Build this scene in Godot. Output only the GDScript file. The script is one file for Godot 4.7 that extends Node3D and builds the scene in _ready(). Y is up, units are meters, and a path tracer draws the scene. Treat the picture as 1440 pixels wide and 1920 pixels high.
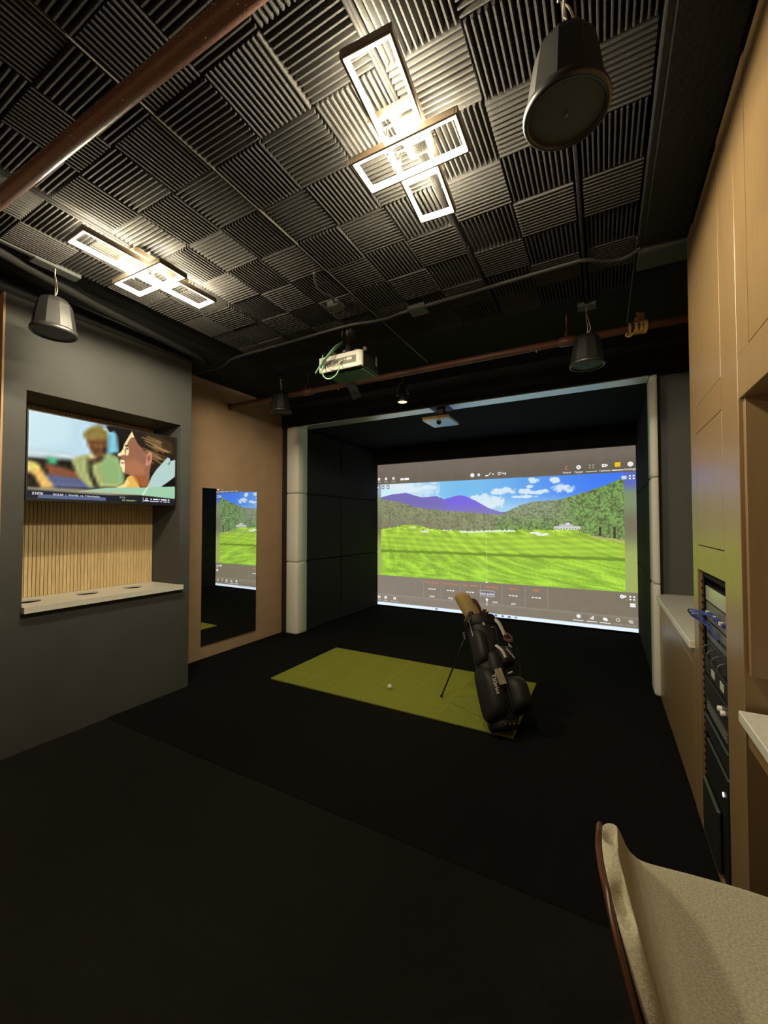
extends Node3D
# An indoor golf simulator room. y is up, metres; the camera stands over the origin and the simulator screen lies towards -z.

var used := {}
var M := {}
var rng := RandomNumberGenerator.new()

# ------------------------------------------------------------------ nodes
func numbered(called: String, parent: Node = self) -> String:
	if parent != self:
		return called
	if not used.has(called):
		used[called] = 0
		return called
	used[called] += 1
	return "%s_%03d" % [called, used[called]]

func thing(called: String, label: String, category: String, at := Vector3.ZERO, group := "") -> Node3D:
	var o := Node3D.new()
	o.name = numbered(called)
	add_child(o, true)
	o.position = at
	o.set_meta("label", label)
	o.set_meta("category", category)
	if group != "":
		o.set_meta("group", group)
	return o

func tag(o: Node3D, label: String, category: String, group := "") -> Node3D:
	o.set_meta("label", label)
	o.set_meta("category", category)
	if group != "":
		o.set_meta("group", group)
	return o

func begin() -> SurfaceTool:
	var st := SurfaceTool.new()
	st.begin(Mesh.PRIMITIVE_TRIANGLES)
	st.set_smooth_group(-1)
	return st

func obj(called: String, st: SurfaceTool, mat: Material, parent: Node = self) -> MeshInstance3D:
	st.generate_normals()
	var mesh := st.commit()
	return put(called, mesh, mat, parent)

func put(called: String, mesh: Mesh, mat: Material, parent: Node = self) -> MeshInstance3D:
	var o := MeshInstance3D.new()
	o.name = numbered(called, parent)
	o.mesh = mesh
	o.material_override = mat
	parent.add_child(o, true)
	return o

func struct(called: String, st: SurfaceTool, mat: Material, label := "") -> MeshInstance3D:
	var o := obj(called, st, mat)
	o.set_meta("kind", "structure")
	if label != "":
		o.set_meta("label", label)
	return o

# ------------------------------------------------------------------ shapes
func tri(st: SurfaceTool, a: Vector3, b: Vector3, c: Vector3, out: Vector3) -> void:
	if (a - c).cross(a - b).dot(out) < 0.0:
		st.add_vertex(a); st.add_vertex(c); st.add_vertex(b)
	else:
		st.add_vertex(a); st.add_vertex(b); st.add_vertex(c)

func quad(st: SurfaceTool, a: Vector3, b: Vector3, c: Vector3, d: Vector3, out: Vector3) -> void:
	tri(st, a, b, c, out)
	tri(st, a, c, d, out)

func bx(st: SurfaceTool, lo: Vector3, hi: Vector3, bev := 0.0, xf := Transform3D.IDENTITY) -> void:
	# a box from corner to corner with chamfered edges
	var c := (lo + hi) / 2.0
	var h := (hi - lo).abs() / 2.0
	var b: float = minf(bev, minf(h.x, minf(h.y, h.z)) * 0.9)
	var bs := xf.basis
	for axis in 3:
		var u := (axis + 1) % 3
		var v := (axis + 2) % 3
		for s in [-1.0, 1.0]:
			var p: Array[Vector3] = []
			for k in [[-1, -1], [1, -1], [1, 1], [-1, 1]]:
				var q := Vector3.ZERO
				q[axis] = h[axis] * s
				q[u] = (h[u] - b) * k[0]
				q[v] = (h[v] - b) * k[1]
				p.append(xf * (c + q))
			var n := Vector3.ZERO
			n[axis] = s
			quad(st, p[0], p[1], p[2], p[3], bs * n)
		if b > 0.0:
			for su in [-1.0, 1.0]:
				for sv in [-1.0, 1.0]:
					var p: Array[Vector3] = []
					for k in [[0, -1], [0, 1], [1, 1], [1, -1]]:
						var q := Vector3.ZERO
						q[axis] = (h[axis] - b) * k[1]
						q[u] = (h[u] - (b if k[0] == 1 else 0.0)) * su
						q[v] = (h[v] - (0.0 if k[0] == 1 else b)) * sv
						p.append(xf * (c + q))
					var n := Vector3.ZERO
					n[u] = su
					n[v] = sv
					quad(st, p[0], p[1], p[2], p[3], bs * n)
	if b > 0.0:
		for sx in [-1.0, 1.0]:
			for sy in [-1.0, 1.0]:
				for sz in [-1.0, 1.0]:
					var s3 := Vector3(sx, sy, sz)
					tri(st, xf * (c + s3 * (h - Vector3(0, b, b))), xf * (c + s3 * (h - Vector3(b, 0, b))), xf * (c + s3 * (h - Vector3(b, b, 0))), bs * s3)

func box3(x0: float, x1: float, y0: float, y1: float, z0: float, z1: float, bev := 0.0) -> SurfaceTool:
	var st := begin()
	bx(st, Vector3(x0, y0, z0), Vector3(x1, y1, z1), bev)
	return st

func rings(st: SurfaceTool, rs: Array, cap0 := true, cap1 := true, wrap := true) -> void:
	# joins rings of points (each the same count) into a skin
	var mids: Array[Vector3] = []
	for r in rs:
		var m := Vector3.ZERO
		for p in r:
			m += p
		mids.append(m / r.size())
	for i in rs.size() - 1:
		var n: int = rs[i].size()
		for j in (n if wrap else n - 1):
			var k := (j + 1) % n
			var a: Vector3 = rs[i][j]
			var b: Vector3 = rs[i][k]
			var c: Vector3 = rs[i + 1][k]
			var d: Vector3 = rs[i + 1][j]
			var f := (a + b + c + d) / 4.0
			quad(st, a, b, c, d, f - (mids[i] + mids[i + 1]) / 2.0)
	if cap0:
		cap(st, rs[0], mids[0], mids[0] - mids[1])
	if cap1:
		cap(st, rs[-1], mids[-1], mids[-1] - mids[-2])

func cap(st: SurfaceTool, r: Array, m: Vector3, out: Vector3) -> void:
	for j in r.size():
		tri(st, m, r[j], r[(j + 1) % r.size()], out)

func lathe(st: SurfaceTool, prof: Array, segs: int, xf := Transform3D.IDENTITY) -> void:
	# prof: [radius, height] from bottom to top, turned round y
	for i in prof.size() - 1:
		var r0: float = prof[i][0]
		var r1: float = prof[i + 1][0]
		var y0: float = prof[i][1]
		var y1: float = prof[i + 1][1]
		var slope := Vector2(y1 - y0, r0 - r1)
		for j in segs:
			var a0 := TAU * j / segs
			var a1 := TAU * (j + 1) / segs
			var am := (a0 + a1) / 2.0
			var out := xf.basis * Vector3(cos(am) * slope.x, slope.y, sin(am) * slope.x)
			var p0 := xf * Vector3(cos(a0) * r0, y0, sin(a0) * r0)
			var p1 := xf * Vector3(cos(a1) * r0, y0, sin(a1) * r0)
			var q0 := xf * Vector3(cos(a0) * r1, y1, sin(a0) * r1)
			var q1 := xf * Vector3(cos(a1) * r1, y1, sin(a1) * r1)
			if r0 > 1e-6:
				tri(st, p0, p1, q1 if r1 > 1e-6 else q0, out)
			if r1 > 1e-6:
				tri(st, p0, q1, q0, out)

func tube(st: SurfaceTool, pts: Array, radius, sides := 10) -> void:
	# a round bar along points; radius a number or one per point
	var rs: Array = []
	var side := Vector3.ZERO
	for i in pts.size():
		var a: Vector3 = pts[maxi(i - 1, 0)]
		var b: Vector3 = pts[mini(i + 1, pts.size() - 1)]
		var d := (b - a).normalized()
		if side == Vector3.ZERO:
			side = d.cross(Vector3.UP if absf(d.y) < 0.9 else Vector3.RIGHT).normalized()
		else:
			side = (side - d * side.dot(d)).normalized()
		var up := d.cross(side)
		var rad: float = radius[i] if radius is Array else radius
		var ring: Array[Vector3] = []
		for j in sides:
			var t := TAU * j / sides
			ring.append(pts[i] + side * cos(t) * rad + up * sin(t) * rad)
		rs.append(ring)
	rings(st, rs)

func smooth_path(pts: Array, per := 8) -> Array:
	# a Catmull-Rom path through points
	var out: Array = []
	for i in pts.size() - 1:
		var p0: Vector3 = pts[maxi(i - 1, 0)]
		var p1: Vector3 = pts[i]
		var p2: Vector3 = pts[i + 1]
		var p3: Vector3 = pts[mini(i + 2, pts.size() - 1)]
		for k in per:
			out.append(p1.cubic_interpolate(p2, p0, p3, float(k) / per))
	out.append(pts[-1])
	return out

func soft() -> SurfaceTool:
	var st := begin()
	st.set_smooth_group(0)
	return st

# ------------------------------------------------------------------ materials
func mat(c: Color, rough := 0.8, metal := 0.0, spec := 0.5) -> StandardMaterial3D:
	var m := StandardMaterial3D.new()
	m.albedo_color = c
	m.roughness = rough
	m.metallic = metal
	m.metallic_specular = spec
	return m

func noise_tex(freq: float, lo: Color, hi: Color, size := 512, oct := 3, kind := FastNoiseLite.TYPE_SIMPLEX_SMOOTH, seed_ := 1) -> ImageTexture:
	var n := FastNoiseLite.new()
	n.noise_type = kind
	n.frequency = freq
	n.fractal_octaves = oct
	n.seed = seed_
	var im := n.get_seamless_image(size, size)
	im.convert(Image.FORMAT_RGB8)
	var data := im.get_data()
	for i in range(0, data.size(), 3):
		var v := data[i] / 255.0
		var c := lo.lerp(hi, v)
		data[i] = int(c.r * 255.0)
		data[i + 1] = int(c.g * 255.0)
		data[i + 2] = int(c.b * 255.0)
	var t := Image.create_from_data(size, size, false, Image.FORMAT_RGB8, data)
	return ImageTexture.create_from_image(t)

func normal_tex(freq: float, strength: float, size := 512, oct := 2, seed_ := 5) -> ImageTexture:
	var n := FastNoiseLite.new()
	n.frequency = freq
	n.fractal_octaves = oct
	n.seed = seed_
	var im := n.get_seamless_image(size, size)
	im.convert(Image.FORMAT_RGB8)
	im.bump_map_to_normal_map(strength)
	return ImageTexture.create_from_image(im)

func tri_tex(m: StandardMaterial3D, albedo: Texture2D, normal: Texture2D, scale: Vector3, depth := 1.0) -> StandardMaterial3D:
	m.uv1_triplanar = true
	m.uv1_world_triplanar = true
	m.uv1_scale = scale
	if albedo:
		m.albedo_texture = albedo
	if normal:
		m.normal_enabled = true
		m.normal_texture = normal
		m.normal_scale = depth
	return m

func make_materials() -> void:
	var fine := normal_tex(0.25, 6.0, 512, 2, 3)
	var soft_bump := normal_tex(0.05, 4.0, 512, 3, 9)
	M.foam = tri_tex(mat(Color(0.255, 0.25, 0.245), 0.95, 0.0, 0.25), null, fine, Vector3(3, 3, 3), 0.5)
	M.black_paint = tri_tex(mat(Color(0.165, 0.16, 0.158), 0.95, 0.0, 0.3), null, soft_bump, Vector3(1.2, 1.2, 1.2), 0.15)
	M.bay_black = tri_tex(mat(Color(0.13, 0.135, 0.14), 0.9, 0.0, 0.3), null, fine, Vector3(4, 4, 4), 0.6)
	M.bay_carpet = tri_tex(mat(Color(0.135, 0.132, 0.13), 1.0, 0.0, 0.1), noise_tex(0.22, Color(0.75, 0.75, 0.75), Color(1, 1, 1), 512, 2), fine, Vector3(2, 2, 2), 1.0)
	M.floor = tri_tex(mat(Color(0.155, 0.148, 0.14), 0.95, 0.0, 0.15), noise_tex(0.2, Color(0.85, 0.85, 0.85), Color(1, 1, 1), 512, 2, FastNoiseLite.TYPE_SIMPLEX_SMOOTH, 4), fine, Vector3(2.5, 2.5, 2.5), 0.6)
	M.grey_paint = tri_tex(mat(Color(0.30, 0.30, 0.288), 0.7, 0.0, 0.3), noise_tex(0.012, Color(0.94, 0.94, 0.94), Color(1, 1, 1), 256, 3), null, Vector3(0.6, 0.6, 0.6))
	M.tan_wall = tri_tex(mat(Color(0.69, 0.57, 0.455), 0.75, 0.0, 0.3), noise_tex(0.02, Color(0.95, 0.95, 0.95), Color(1, 1, 1), 256, 3, FastNoiseLite.TYPE_SIMPLEX_SMOOTH, 8), null, Vector3(0.7, 0.7, 0.7))
	M.brown = tri_tex(mat(Color(0.565, 0.465, 0.33), 0.33, 0.0, 0.5), noise_tex(0.05, Color(0.95, 0.94, 0.93), Color(1, 1, 1), 256, 3, FastNoiseLite.TYPE_SIMPLEX_SMOOTH, 12), null, Vector3(3, 0.25, 3))
	M.dark_brown = mat(Color(0.42, 0.31, 0.20), 0.6)
	M.quartz = tri_tex(mat(Color(0.91, 0.90, 0.85), 0.35), noise_tex(0.06, Color(0.93, 0.93, 0.92), Color(1, 1, 1), 256, 3, FastNoiseLite.TYPE_SIMPLEX_SMOOTH, 21), null, Vector3(2, 2, 2))
	M.slat = tri_tex(mat(Color(0.95, 0.85, 0.65), 0.6), noise_tex(0.04, Color(0.82, 0.78, 0.72), Color(1, 1, 1), 256, 4, FastNoiseLite.TYPE_SIMPLEX_SMOOTH, 31), null, Vector3(8, 0.5, 8))
	M.slat_b = tri_tex(mat(Color(0.92, 0.82, 0.63), 0.6), M.slat.albedo_texture, null, Vector3(7, 0.45, 7))
	M.felt = mat(Color(0.10, 0.08, 0.06), 1.0)
	M.pad = tri_tex(mat(Color(0.93, 0.92, 0.88), 0.9, 0.0, 0.2), noise_tex(0.08, Color(0.93, 0.93, 0.92), Color(1, 1, 1), 256, 3, FastNoiseLite.TYPE_SIMPLEX_SMOOTH, 41), soft_bump, Vector3(3, 3, 3), 0.25)
	M.turf = tri_tex(mat(Color(0.68, 0.70, 0.33), 1.0, 0.0, 0.1), noise_tex(0.16, Color(0.80, 0.82, 0.68), Color(1, 1, 1), 512, 3, FastNoiseLite.TYPE_SIMPLEX_SMOOTH, 51), fine, Vector3(3, 3, 3), 1.2)
	M.pipe = tri_tex(mat(Color(0.51, 0.375, 0.345), 0.27, 0.0, 0.6), null, normal_tex(0.10, 9.0, 512, 1, 61), Vector3(3, 3, 3), 0.10)
	M.pipe_plain = mat(Color(0.43, 0.29, 0.25), 0.4)
	M.bead = mat(Color(0.75, 0.70, 0.66), 0.08)
	M.black = mat(Color(0.10, 0.10, 0.10), 0.45)
	M.black_matte = mat(Color(0.09, 0.09, 0.09), 0.9)
	M.dark_plastic = mat(Color(0.145, 0.142, 0.138), 0.38)
	M.grille = tri_tex(mat(Color(0.19, 0.195, 0.19), 0.5), null, fine, Vector3(12, 12, 12), 0.8)
	M.lamp_metal = mat(Color(0.38, 0.33, 0.27), 0.35, 0.6)
	M.canopy = mat(Color(0.42, 0.41, 0.39), 0.2, 1.0)
	M.chrome = mat(Color(0.82, 0.80, 0.76), 0.15, 1.0)
	M.steel = mat(Color(0.62, 0.62, 0.60), 0.35, 1.0)
	M.conduit = mat(Color(0.22, 0.21, 0.20), 0.55)
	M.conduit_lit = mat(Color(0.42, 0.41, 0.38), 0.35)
	M.box_grey = mat(Color(0.27, 0.28, 0.275), 0.7)
	M.white_plastic = mat(Color(0.90, 0.89, 0.85), 0.15)
	M.lip = mat(Color(0.92, 0.93, 0.92), 0.36, 0.8)
	M.port_grey = mat(Color(0.45, 0.44, 0.40), 0.6)
	M.wire_white = mat(Color(0.85, 0.82, 0.74), 0.5)
	M.green_cable = mat(Color(0.60, 0.78, 0.62), 0.45)
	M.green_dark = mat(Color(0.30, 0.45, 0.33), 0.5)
	M.blue_cable = mat(Color(0.24, 0.30, 0.62), 0.4)
	M.rope = mat(Color(0.78, 0.64, 0.36), 0.9)
	M.mirror = mat(Color(0.93, 0.93, 0.93), 0.0, 1.0)
	M.bag = tri_tex(mat(Color(0.12, 0.12, 0.12), 0.55, 0.0, 0.45), null, soft_bump, Vector3(9, 9, 9), 0.5)
	M.bag_dark = tri_tex(mat(Color(0.07, 0.07, 0.07), 0.6), null, soft_bump, Vector3(9, 9, 9), 0.4)
	M.white_cloth = mat(Color(0.82, 0.80, 0.76), 0.8)
	M.label_gold = tri_tex(mat(Color(0.80, 0.74, 0.58), 0.4), noise_tex(0.05, Color(0.55, 0.55, 0.6), Color(1, 1, 1), 128, 2, FastNoiseLite.TYPE_SIMPLEX_SMOOTH, 71), null, Vector3(6, 6, 6))
	M.red_tag = mat(Color(0.75, 0.35, 0.32), 0.7)
	M.tan_fleece = tri_tex(mat(Color(0.80, 0.71, 0.49), 1.0, 0.0, 0.1), noise_tex(0.08, Color(0.75, 0.72, 0.66), Color(1, 1, 1), 256, 3, FastNoiseLite.TYPE_SIMPLEX_SMOOTH, 81), fine, Vector3(7, 7, 7), 1.0)
	M.maroon = mat(Color(0.36, 0.20, 0.19), 0.8)
	M.tan_leather = mat(Color(0.70, 0.58, 0.36), 0.7)
	M.fabric = tri_tex(mat(Color(0.90, 0.87, 0.76), 0.95, 0.0, 0.2), noise_tex(0.05, Color(0.72, 0.71, 0.68), Color(1, 1, 1), 512, 5, FastNoiseLite.TYPE_SIMPLEX_SMOOTH, 91), fine, Vector3(5, 9, 9), 0.8)
	M.walnut = tri_tex(mat(Color(0.40, 0.25, 0.16), 0.35), noise_tex(0.03, Color(0.7, 0.66, 0.62), Color(1, 1, 1), 256, 4, FastNoiseLite.TYPE_SIMPLEX_SMOOTH, 101), null, Vector3(6, 1, 6))
	M.ball = tri_tex(mat(Color(0.93, 0.93, 0.88), 0.3), null, normal_tex(0.08, 5.0, 256, 1, 111), Vector3(14, 14, 14), 0.3)
	M.rack_dark = mat(Color(0.16, 0.16, 0.16), 0.4)
	M.rack_grey = mat(Color(0.36, 0.36, 0.35), 0.35)
	M.blank_panel = mat(Color(0.66, 0.66, 0.62), 0.22)
	M.led = mat(Color(0.9, 0.9, 0.95))
	M.led.emission_enabled = true
	M.led.emission = Color(0.95, 0.95, 1.0)
	M.led.emission_energy_multiplier = 1.6
	M.diffuser = mat(Color(0.95, 0.93, 0.86), 0.6)
	M.diffuser.emission_enabled = true
	M.diffuser.emission = LAMP
	M.diffuser.emission_energy_multiplier = 3.5

# ------------------------------------------------------------------ lettering and pictures
func draw_text(im: Image, text: String, x: float, y: float, size: int, c: Color, bold := false, slant := 0.0, center := false) -> void:
	var f := SystemFont.new()
	f.font_names = PackedStringArray(["Droid Sans"])
	if bold:
		f.font_weight = 700
	var ts := TextServerManager.get_primary_interface()
	var rid: RID = f.get_rids()[0]
	var sz := Vector2i(size, 0)
	ts.font_render_range(rid, sz, 32, 126)
	var pen := x
	var ids: Array = []
	var width := 0.0
	for ch in text:
		var g: int = ts.font_get_glyph_index(rid, size, ch.unicode_at(0), 0)
		ids.append(g)
		width += ts.font_get_glyph_advance(rid, size, g).x
	if center:
		pen -= width / 2.0
	for g in ids:
		var uv: Rect2 = ts.font_get_glyph_uv_rect(rid, sz, g)
		var off: Vector2 = ts.font_get_glyph_offset(rid, sz, g)
		var tx: int = ts.font_get_glyph_texture_idx(rid, sz, g)
		if tx >= 0 and uv.size.x > 0:
			var src: Image = ts.font_get_texture_image(rid, sz, tx)
			for j in int(uv.size.y):
				for i in int(uv.size.x):
					var a := src.get_pixel(int(uv.position.x) + i, int(uv.position.y) + j).a
					var py := int(y + off.y + j)
					var px := int(pen + off.x + i - slant * (py - y))
					if a > 0.02 and px >= 0 and py >= 0 and px < im.get_width() and py < im.get_height():
						im.set_pixel(px, py, im.get_pixel(px, py).lerp(c, a))
		pen += ts.font_get_glyph_advance(rid, size, g).x

func rect(im: Image, x0: float, y0: float, x1: float, y1: float, c: Color) -> void:
	im.fill_rect(Rect2i(int(x0), int(y0), maxi(1, int(x1 - x0)), maxi(1, int(y1 - y0))), c)

func disc(im: Image, x: float, y: float, r: float, c: Color, hole := 0.0) -> void:
	for j in range(int(y - r - 1), int(y + r + 2)):
		for i in range(int(x - r - 1), int(x + r + 2)):
			if i < 0 or j < 0 or i >= im.get_width() or j >= im.get_height():
				continue
			var d := Vector2(i + 0.5 - x, j + 0.5 - y).length()
			var a := clampf(r - d + 0.5, 0, 1) * clampf(d - hole + 0.5, 0, 1)
			if a > 0:
				im.set_pixel(i, j, im.get_pixel(i, j).lerp(c, a))

func along(pts: Array, s: float) -> float:
	for i in pts.size() - 1:
		if s <= pts[i + 1][0]:
			var f: float = (s - pts[i][0]) / (pts[i + 1][0] - pts[i][0])
			return lerpf(pts[i][1], pts[i + 1][1], clampf(f, 0, 1))
	return pts[-1][1]

func golf_picture() -> Image:
	# what the projector shows: a fairway between wooded hills under a blue sky, with the programme's bars and tiles; room light's wash is lifted into the dark tones
	var w := 1200
	var h := 754
	var n := FastNoiseLite.new()
	n.frequency = 0.02
	n.fractal_octaves = 4
	var wide := n.get_image(w, h)
	n.seed = 7
	n.noise_type = FastNoiseLite.TYPE_CELLULAR
	n.cellular_return_type = FastNoiseLite.RETURN_DISTANCE
	n.frequency = 0.085
	n.fractal_octaves = 2
	n.fractal_gain = 0.7
	var leaf := n.get_image(w, h, true)
	n.noise_type = FastNoiseLite.TYPE_SIMPLEX_SMOOTH
	n.fractal_gain = 0.5
	n.fractal_octaves = 3
	n.seed = 12
	n.frequency = 0.02
	var streak := n.get_image(w, h * 4)
	for im in [wide, leaf, streak]:
		im.convert(Image.FORMAT_L8)
	var wd: PackedByteArray = wide.get_data()
	var ld: PackedByteArray = leaf.get_data()
	var sd: PackedByteArray = streak.get_data()
	var mount := [[0.0, 0.25], [0.027, 0.233], [0.078, 0.217], [0.144, 0.21], [0.219, 0.245], [0.287, 0.24], [0.32, 0.262], [0.35, 0.25], [0.385, 0.238], [0.411, 0.246], [0.45, 0.275], [0.503, 0.325], [0.551, 0.35], [1.0, 0.36]]
	var fl := [[0.0, 0.245], [0.03, 0.25], [0.118, 0.275], [0.194, 0.312], [0.292, 0.335], [0.428, 0.352], [0.5, 0.362], [0.56, 0.372], [1.0, 0.372]]
	var fr := [[0.0, 0.5], [0.545, 0.375], [0.575, 0.348], [0.624, 0.312], [0.672, 0.292], [0.72, 0.288], [0.764, 0.282], [0.834, 0.251], [0.901, 0.216], [0.968, 0.172], [1.0, 0.17]]
	var gt := [[0.0, 0.465], [0.03, 0.462], [0.144, 0.432], [0.194, 0.434], [0.26, 0.458], [0.315, 0.464], [0.428, 0.471], [0.534, 0.463], [0.671, 0.46], [0.815, 0.459], [0.866, 0.488], [0.965, 0.512], [1.0, 0.512]]
	var clouds := [[0.06, 0.152, 0.07, 0.03], [0.12, 0.165, 0.06, 0.022], [0.17, 0.19, 0.08, 0.02], [0.25, 0.182, 0.04, 0.018], [0.482, 0.262, 0.07, 0.03], [0.505, 0.298, 0.07, 0.035], [0.57, 0.22, 0.05, 0.02], [0.535, 0.232, 0.03, 0.015], [0.644, 0.228, 0.03, 0.018], [0.69, 0.235, 0.045, 0.014], [0.64, 0.26, 0.04, 0.01], [0.675, 0.165, 0.022, 0.016], [0.745, 0.168, 0.018, 0.018], [0.772, 0.22, 0.04, 0.024], [0.66, 0.20, 0.02, 0.008]]
	var data := PackedByteArray()
	data.resize(w * h * 3)
	for j in h:
		var t := (j + 0.5) / h
		for i in w:
			var s := (i + 0.5) / w
			var k := j * w + i
			var a := wd[k] / 255.0 - 0.5
			var b := ld[k] / 255.0 - 0.5
			var c: Color
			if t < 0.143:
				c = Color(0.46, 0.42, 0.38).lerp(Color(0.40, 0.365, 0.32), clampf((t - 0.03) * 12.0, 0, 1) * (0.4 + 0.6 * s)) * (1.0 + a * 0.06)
			elif t > 0.982:
				c = Color(0.90, 0.96, 1.0)
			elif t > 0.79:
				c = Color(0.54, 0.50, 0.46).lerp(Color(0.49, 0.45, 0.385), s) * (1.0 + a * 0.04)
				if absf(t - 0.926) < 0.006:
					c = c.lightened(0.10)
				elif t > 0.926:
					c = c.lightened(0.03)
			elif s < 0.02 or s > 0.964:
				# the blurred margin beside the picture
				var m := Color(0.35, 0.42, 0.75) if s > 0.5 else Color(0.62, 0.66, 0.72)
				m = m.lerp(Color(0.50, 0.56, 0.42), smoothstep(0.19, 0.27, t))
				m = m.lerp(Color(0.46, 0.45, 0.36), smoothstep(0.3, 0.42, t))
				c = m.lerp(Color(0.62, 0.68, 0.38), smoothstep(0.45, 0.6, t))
			else:
				var edge := t + b * 0.012
				if edge > along(gt, s):
					var g := t - along(gt, s)
					var near := clampf((t - 0.46) / 0.33, 0, 1)
					var st := sd[(int(j * lerpf(4.0, 2.2, near))) % (h * 4) * w + int(i * lerpf(1.0, 0.45, near))] / 255.0 - 0.5
					c = Color(0.64, 0.78, 0.25).lerp(Color(0.63, 0.82, 0.26), near)
					var stripe := sin(t * 190.0 + (s - 0.495) * 14.0 * signf(s - 0.495)) * 0.5
					if t < 0.60 and g > 0.03:
						c = c * (1.0 + stripe * 0.10 + st * 0.25)
					elif g <= 0.03:
						c = c * (1.0 + st * 0.5 + b * 0.2)
						if absf(s - 0.495) < 0.11 and g < 0.012:
							c = Color(0.86, 0.93, 0.76)
					else:
						c = c * (0.96 + st * 0.42 + b * 0.14)
					var band := absf(t - 0.616 - a * 0.006)
					if band < 0.011:
						c = c.lerp(Color(0.42, 0.54, 0.16), 0.85 * smoothstep(0.011, 0.006, band))
					if s > 0.86 and t < along(gt, s) + 0.012:
						c = c.lerp(Color(0.70, 0.62, 0.48), 0.7)
					for bk in [[0.232, 0.478, 0.022, 0.005], [0.24, 0.466, 0.012, 0.003], [0.175, 0.452, 0.02, 0.003], [0.33, 0.466, 0.02, 0.0035], [0.675, 0.478, 0.018, 0.006], [0.70, 0.488, 0.022, 0.006], [0.715, 0.482, 0.01, 0.004], [0.58, 0.464, 0.02, 0.003]]:
						if pow((s - bk[0]) / bk[2], 2) + pow((t - bk[1]) / bk[3], 2) < 1.0 + b * 1.5:
							c = Color(0.93, 0.94, 0.90)
				elif edge > along(fr, s) and s > 0.53:
					var big := smoothstep(0.72, 0.84, s)
					var hi := clampf(0.5 + b * 1.9 + a * 0.9, 0, 1)
					var far := Color(0.42, 0.45, 0.37).lerp(Color(0.59, 0.64, 0.49), hi)
					var close := Color(0.33, 0.38, 0.23).lerp(Color(0.51, 0.67, 0.37), hi)
					c = far.lerp(close, maxf(big, smoothstep(0.34, 0.46, t)))
					if s > 0.87 and t > 0.44 and absf(fposmod(s * 23.0, 1.0) - 0.5) < 0.09:
						c = Color(0.26, 0.22, 0.17)
				elif edge > along(fl, s):
					var hi2 := clampf(0.5 + b * 1.7 + a * 0.9, 0, 1)
					c = Color(0.43, 0.43, 0.34).lerp(Color(0.59, 0.61, 0.45), hi2)
					c = c.lerp(Color(0.50, 0.47, 0.40), smoothstep(0.36, 0.46, t) * clampf(1.0 - s * 2.2, 0, 0.7))
				elif t + b * 0.003 > along(mount, s):
					c = Color(0.46, 0.42, 0.72).lerp(Color(0.46, 0.40, 0.88), smoothstep(0.28, 0.36, s)).lerp(Color(0.52, 0.52, 0.66), smoothstep(0.28, 0.36, t) * 0.7)
				else:
					c = Color(0.78, 0.92, 0.97).lerp(Color(0.47, 0.74, 0.93), smoothstep(0.05, 0.40, s))
					c = c.lerp(Color(0.25, 0.48, 0.95), smoothstep(0.42, 0.95, s))
					c = c.lerp(Color(0.76, 0.90, 0.96), smoothstep(0.22, 0.36, t) * 0.7)
					var cl := 0.0
					for q in clouds:
						var d: float = pow((s - q[0]) / q[2], 2) + pow((t - q[1]) / q[3], 2)
						cl = maxf(cl, smoothstep(1.25, 0.45, d + a * 2.2 + b * 0.6))
					if s < 0.3:
						cl = maxf(cl, clampf(0.35 + a * 1.6, 0, 0.8))
					c = c.lerp(Color(0.88, 0.93, 0.97), cl * 0.9)
				if absf(s - 0.4955) < 0.0009 and t > 0.473:
					c = c.lerp(Color(0.92, 0.96, 0.70), 0.6)
			data[k * 3] = int(clampf(c.r, 0, 1) * 255)
			data[k * 3 + 1] = int(clampf(c.g, 0, 1) * 255)
			data[k * 3 + 2] = int(clampf(c.b, 0, 1) * 255)
	var im := Image.create_from_data(w, h, false, Image.FORMAT_RGB8, data)
	var white := Color(0.97, 0.97, 0.97)
	var pale := Color(0.78, 0.76, 0.73)
	var orange := Color(0.86, 0.50, 0.33)
	# club house
	rect(im, 0.742 * w, 0.438 * h, 0.83 * w, 0.457 * h, Color(0.85, 0.85, 0.83))
	rect(im, 0.76 * w, 0.425 * h, 0.805 * w, 0.440 * h, Color(0.72, 0.73, 0.74))
	rect(im, 0.783 * w, 0.418 * h, 0.796 * w, 0.43 * h, Color(0.88, 0.88, 0.87))
	for k in 9:
		rect(im, (0.746 + k * 0.0095) * w, 0.446 * h, (0.750 + k * 0.0095) * w, 0.455 * h, Color(0.45, 0.47, 0.48))
	# the six data tiles
	var edges := [0.226, 0.305, 0.387, 0.470, 0.554, 0.639, 0.719]
	for e in edges:
		rect(im, e * w - 1, 0.805 * h, e * w + 2, 0.92 * h, Color(0.60, 0.565, 0.51))
	var names := ["CLUB SPEED", "ATTACK ANG.", "BALL SPEED", "SPIN RATE", "CARRY", "SIDE"]
	var units := ["mph", "deg", "mph", "rpm", "yds", ""]
	for k in 6:
		var x: float = (edges[k] + edges[k + 1]) / 2.0 * w
		draw_text(im, names[k], x, 0.824 * h, 13, orange, true, 0.0, true)
		if k != 3:
			for q in 3:
				rect(im, x - 19 + q * 14, 0.858 * h, x - 9 + q * 14, 0.858 * h + 5, white)
		draw_text(im, units[k], x + (18 if k == 3 else 0), 0.915 * h, 13, white, true, 0.0, true)
	# the aim point marker
	rect(im, 0.468 * w, 0.842 * h, 0.526 * w, 0.880 * h, Color(0.80, 0.78, 0.76))
	rect(im, 0.468 * w + 2, 0.842 * h + 2, 0.526 * w - 2, 0.880 * h - 2, Color(0.46, 0.45, 0.52))
	draw_text(im, "Aim point", 0.497 * w, 0.869 * h, 14, white, true, 0.0, true)
	disc(im, 0.495 * w, 0.897 * h, 6, white)
	rect(im, 0.495 * w - 1, 0.90 * h, 0.495 * w + 2, 0.92 * h, white)
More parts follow.
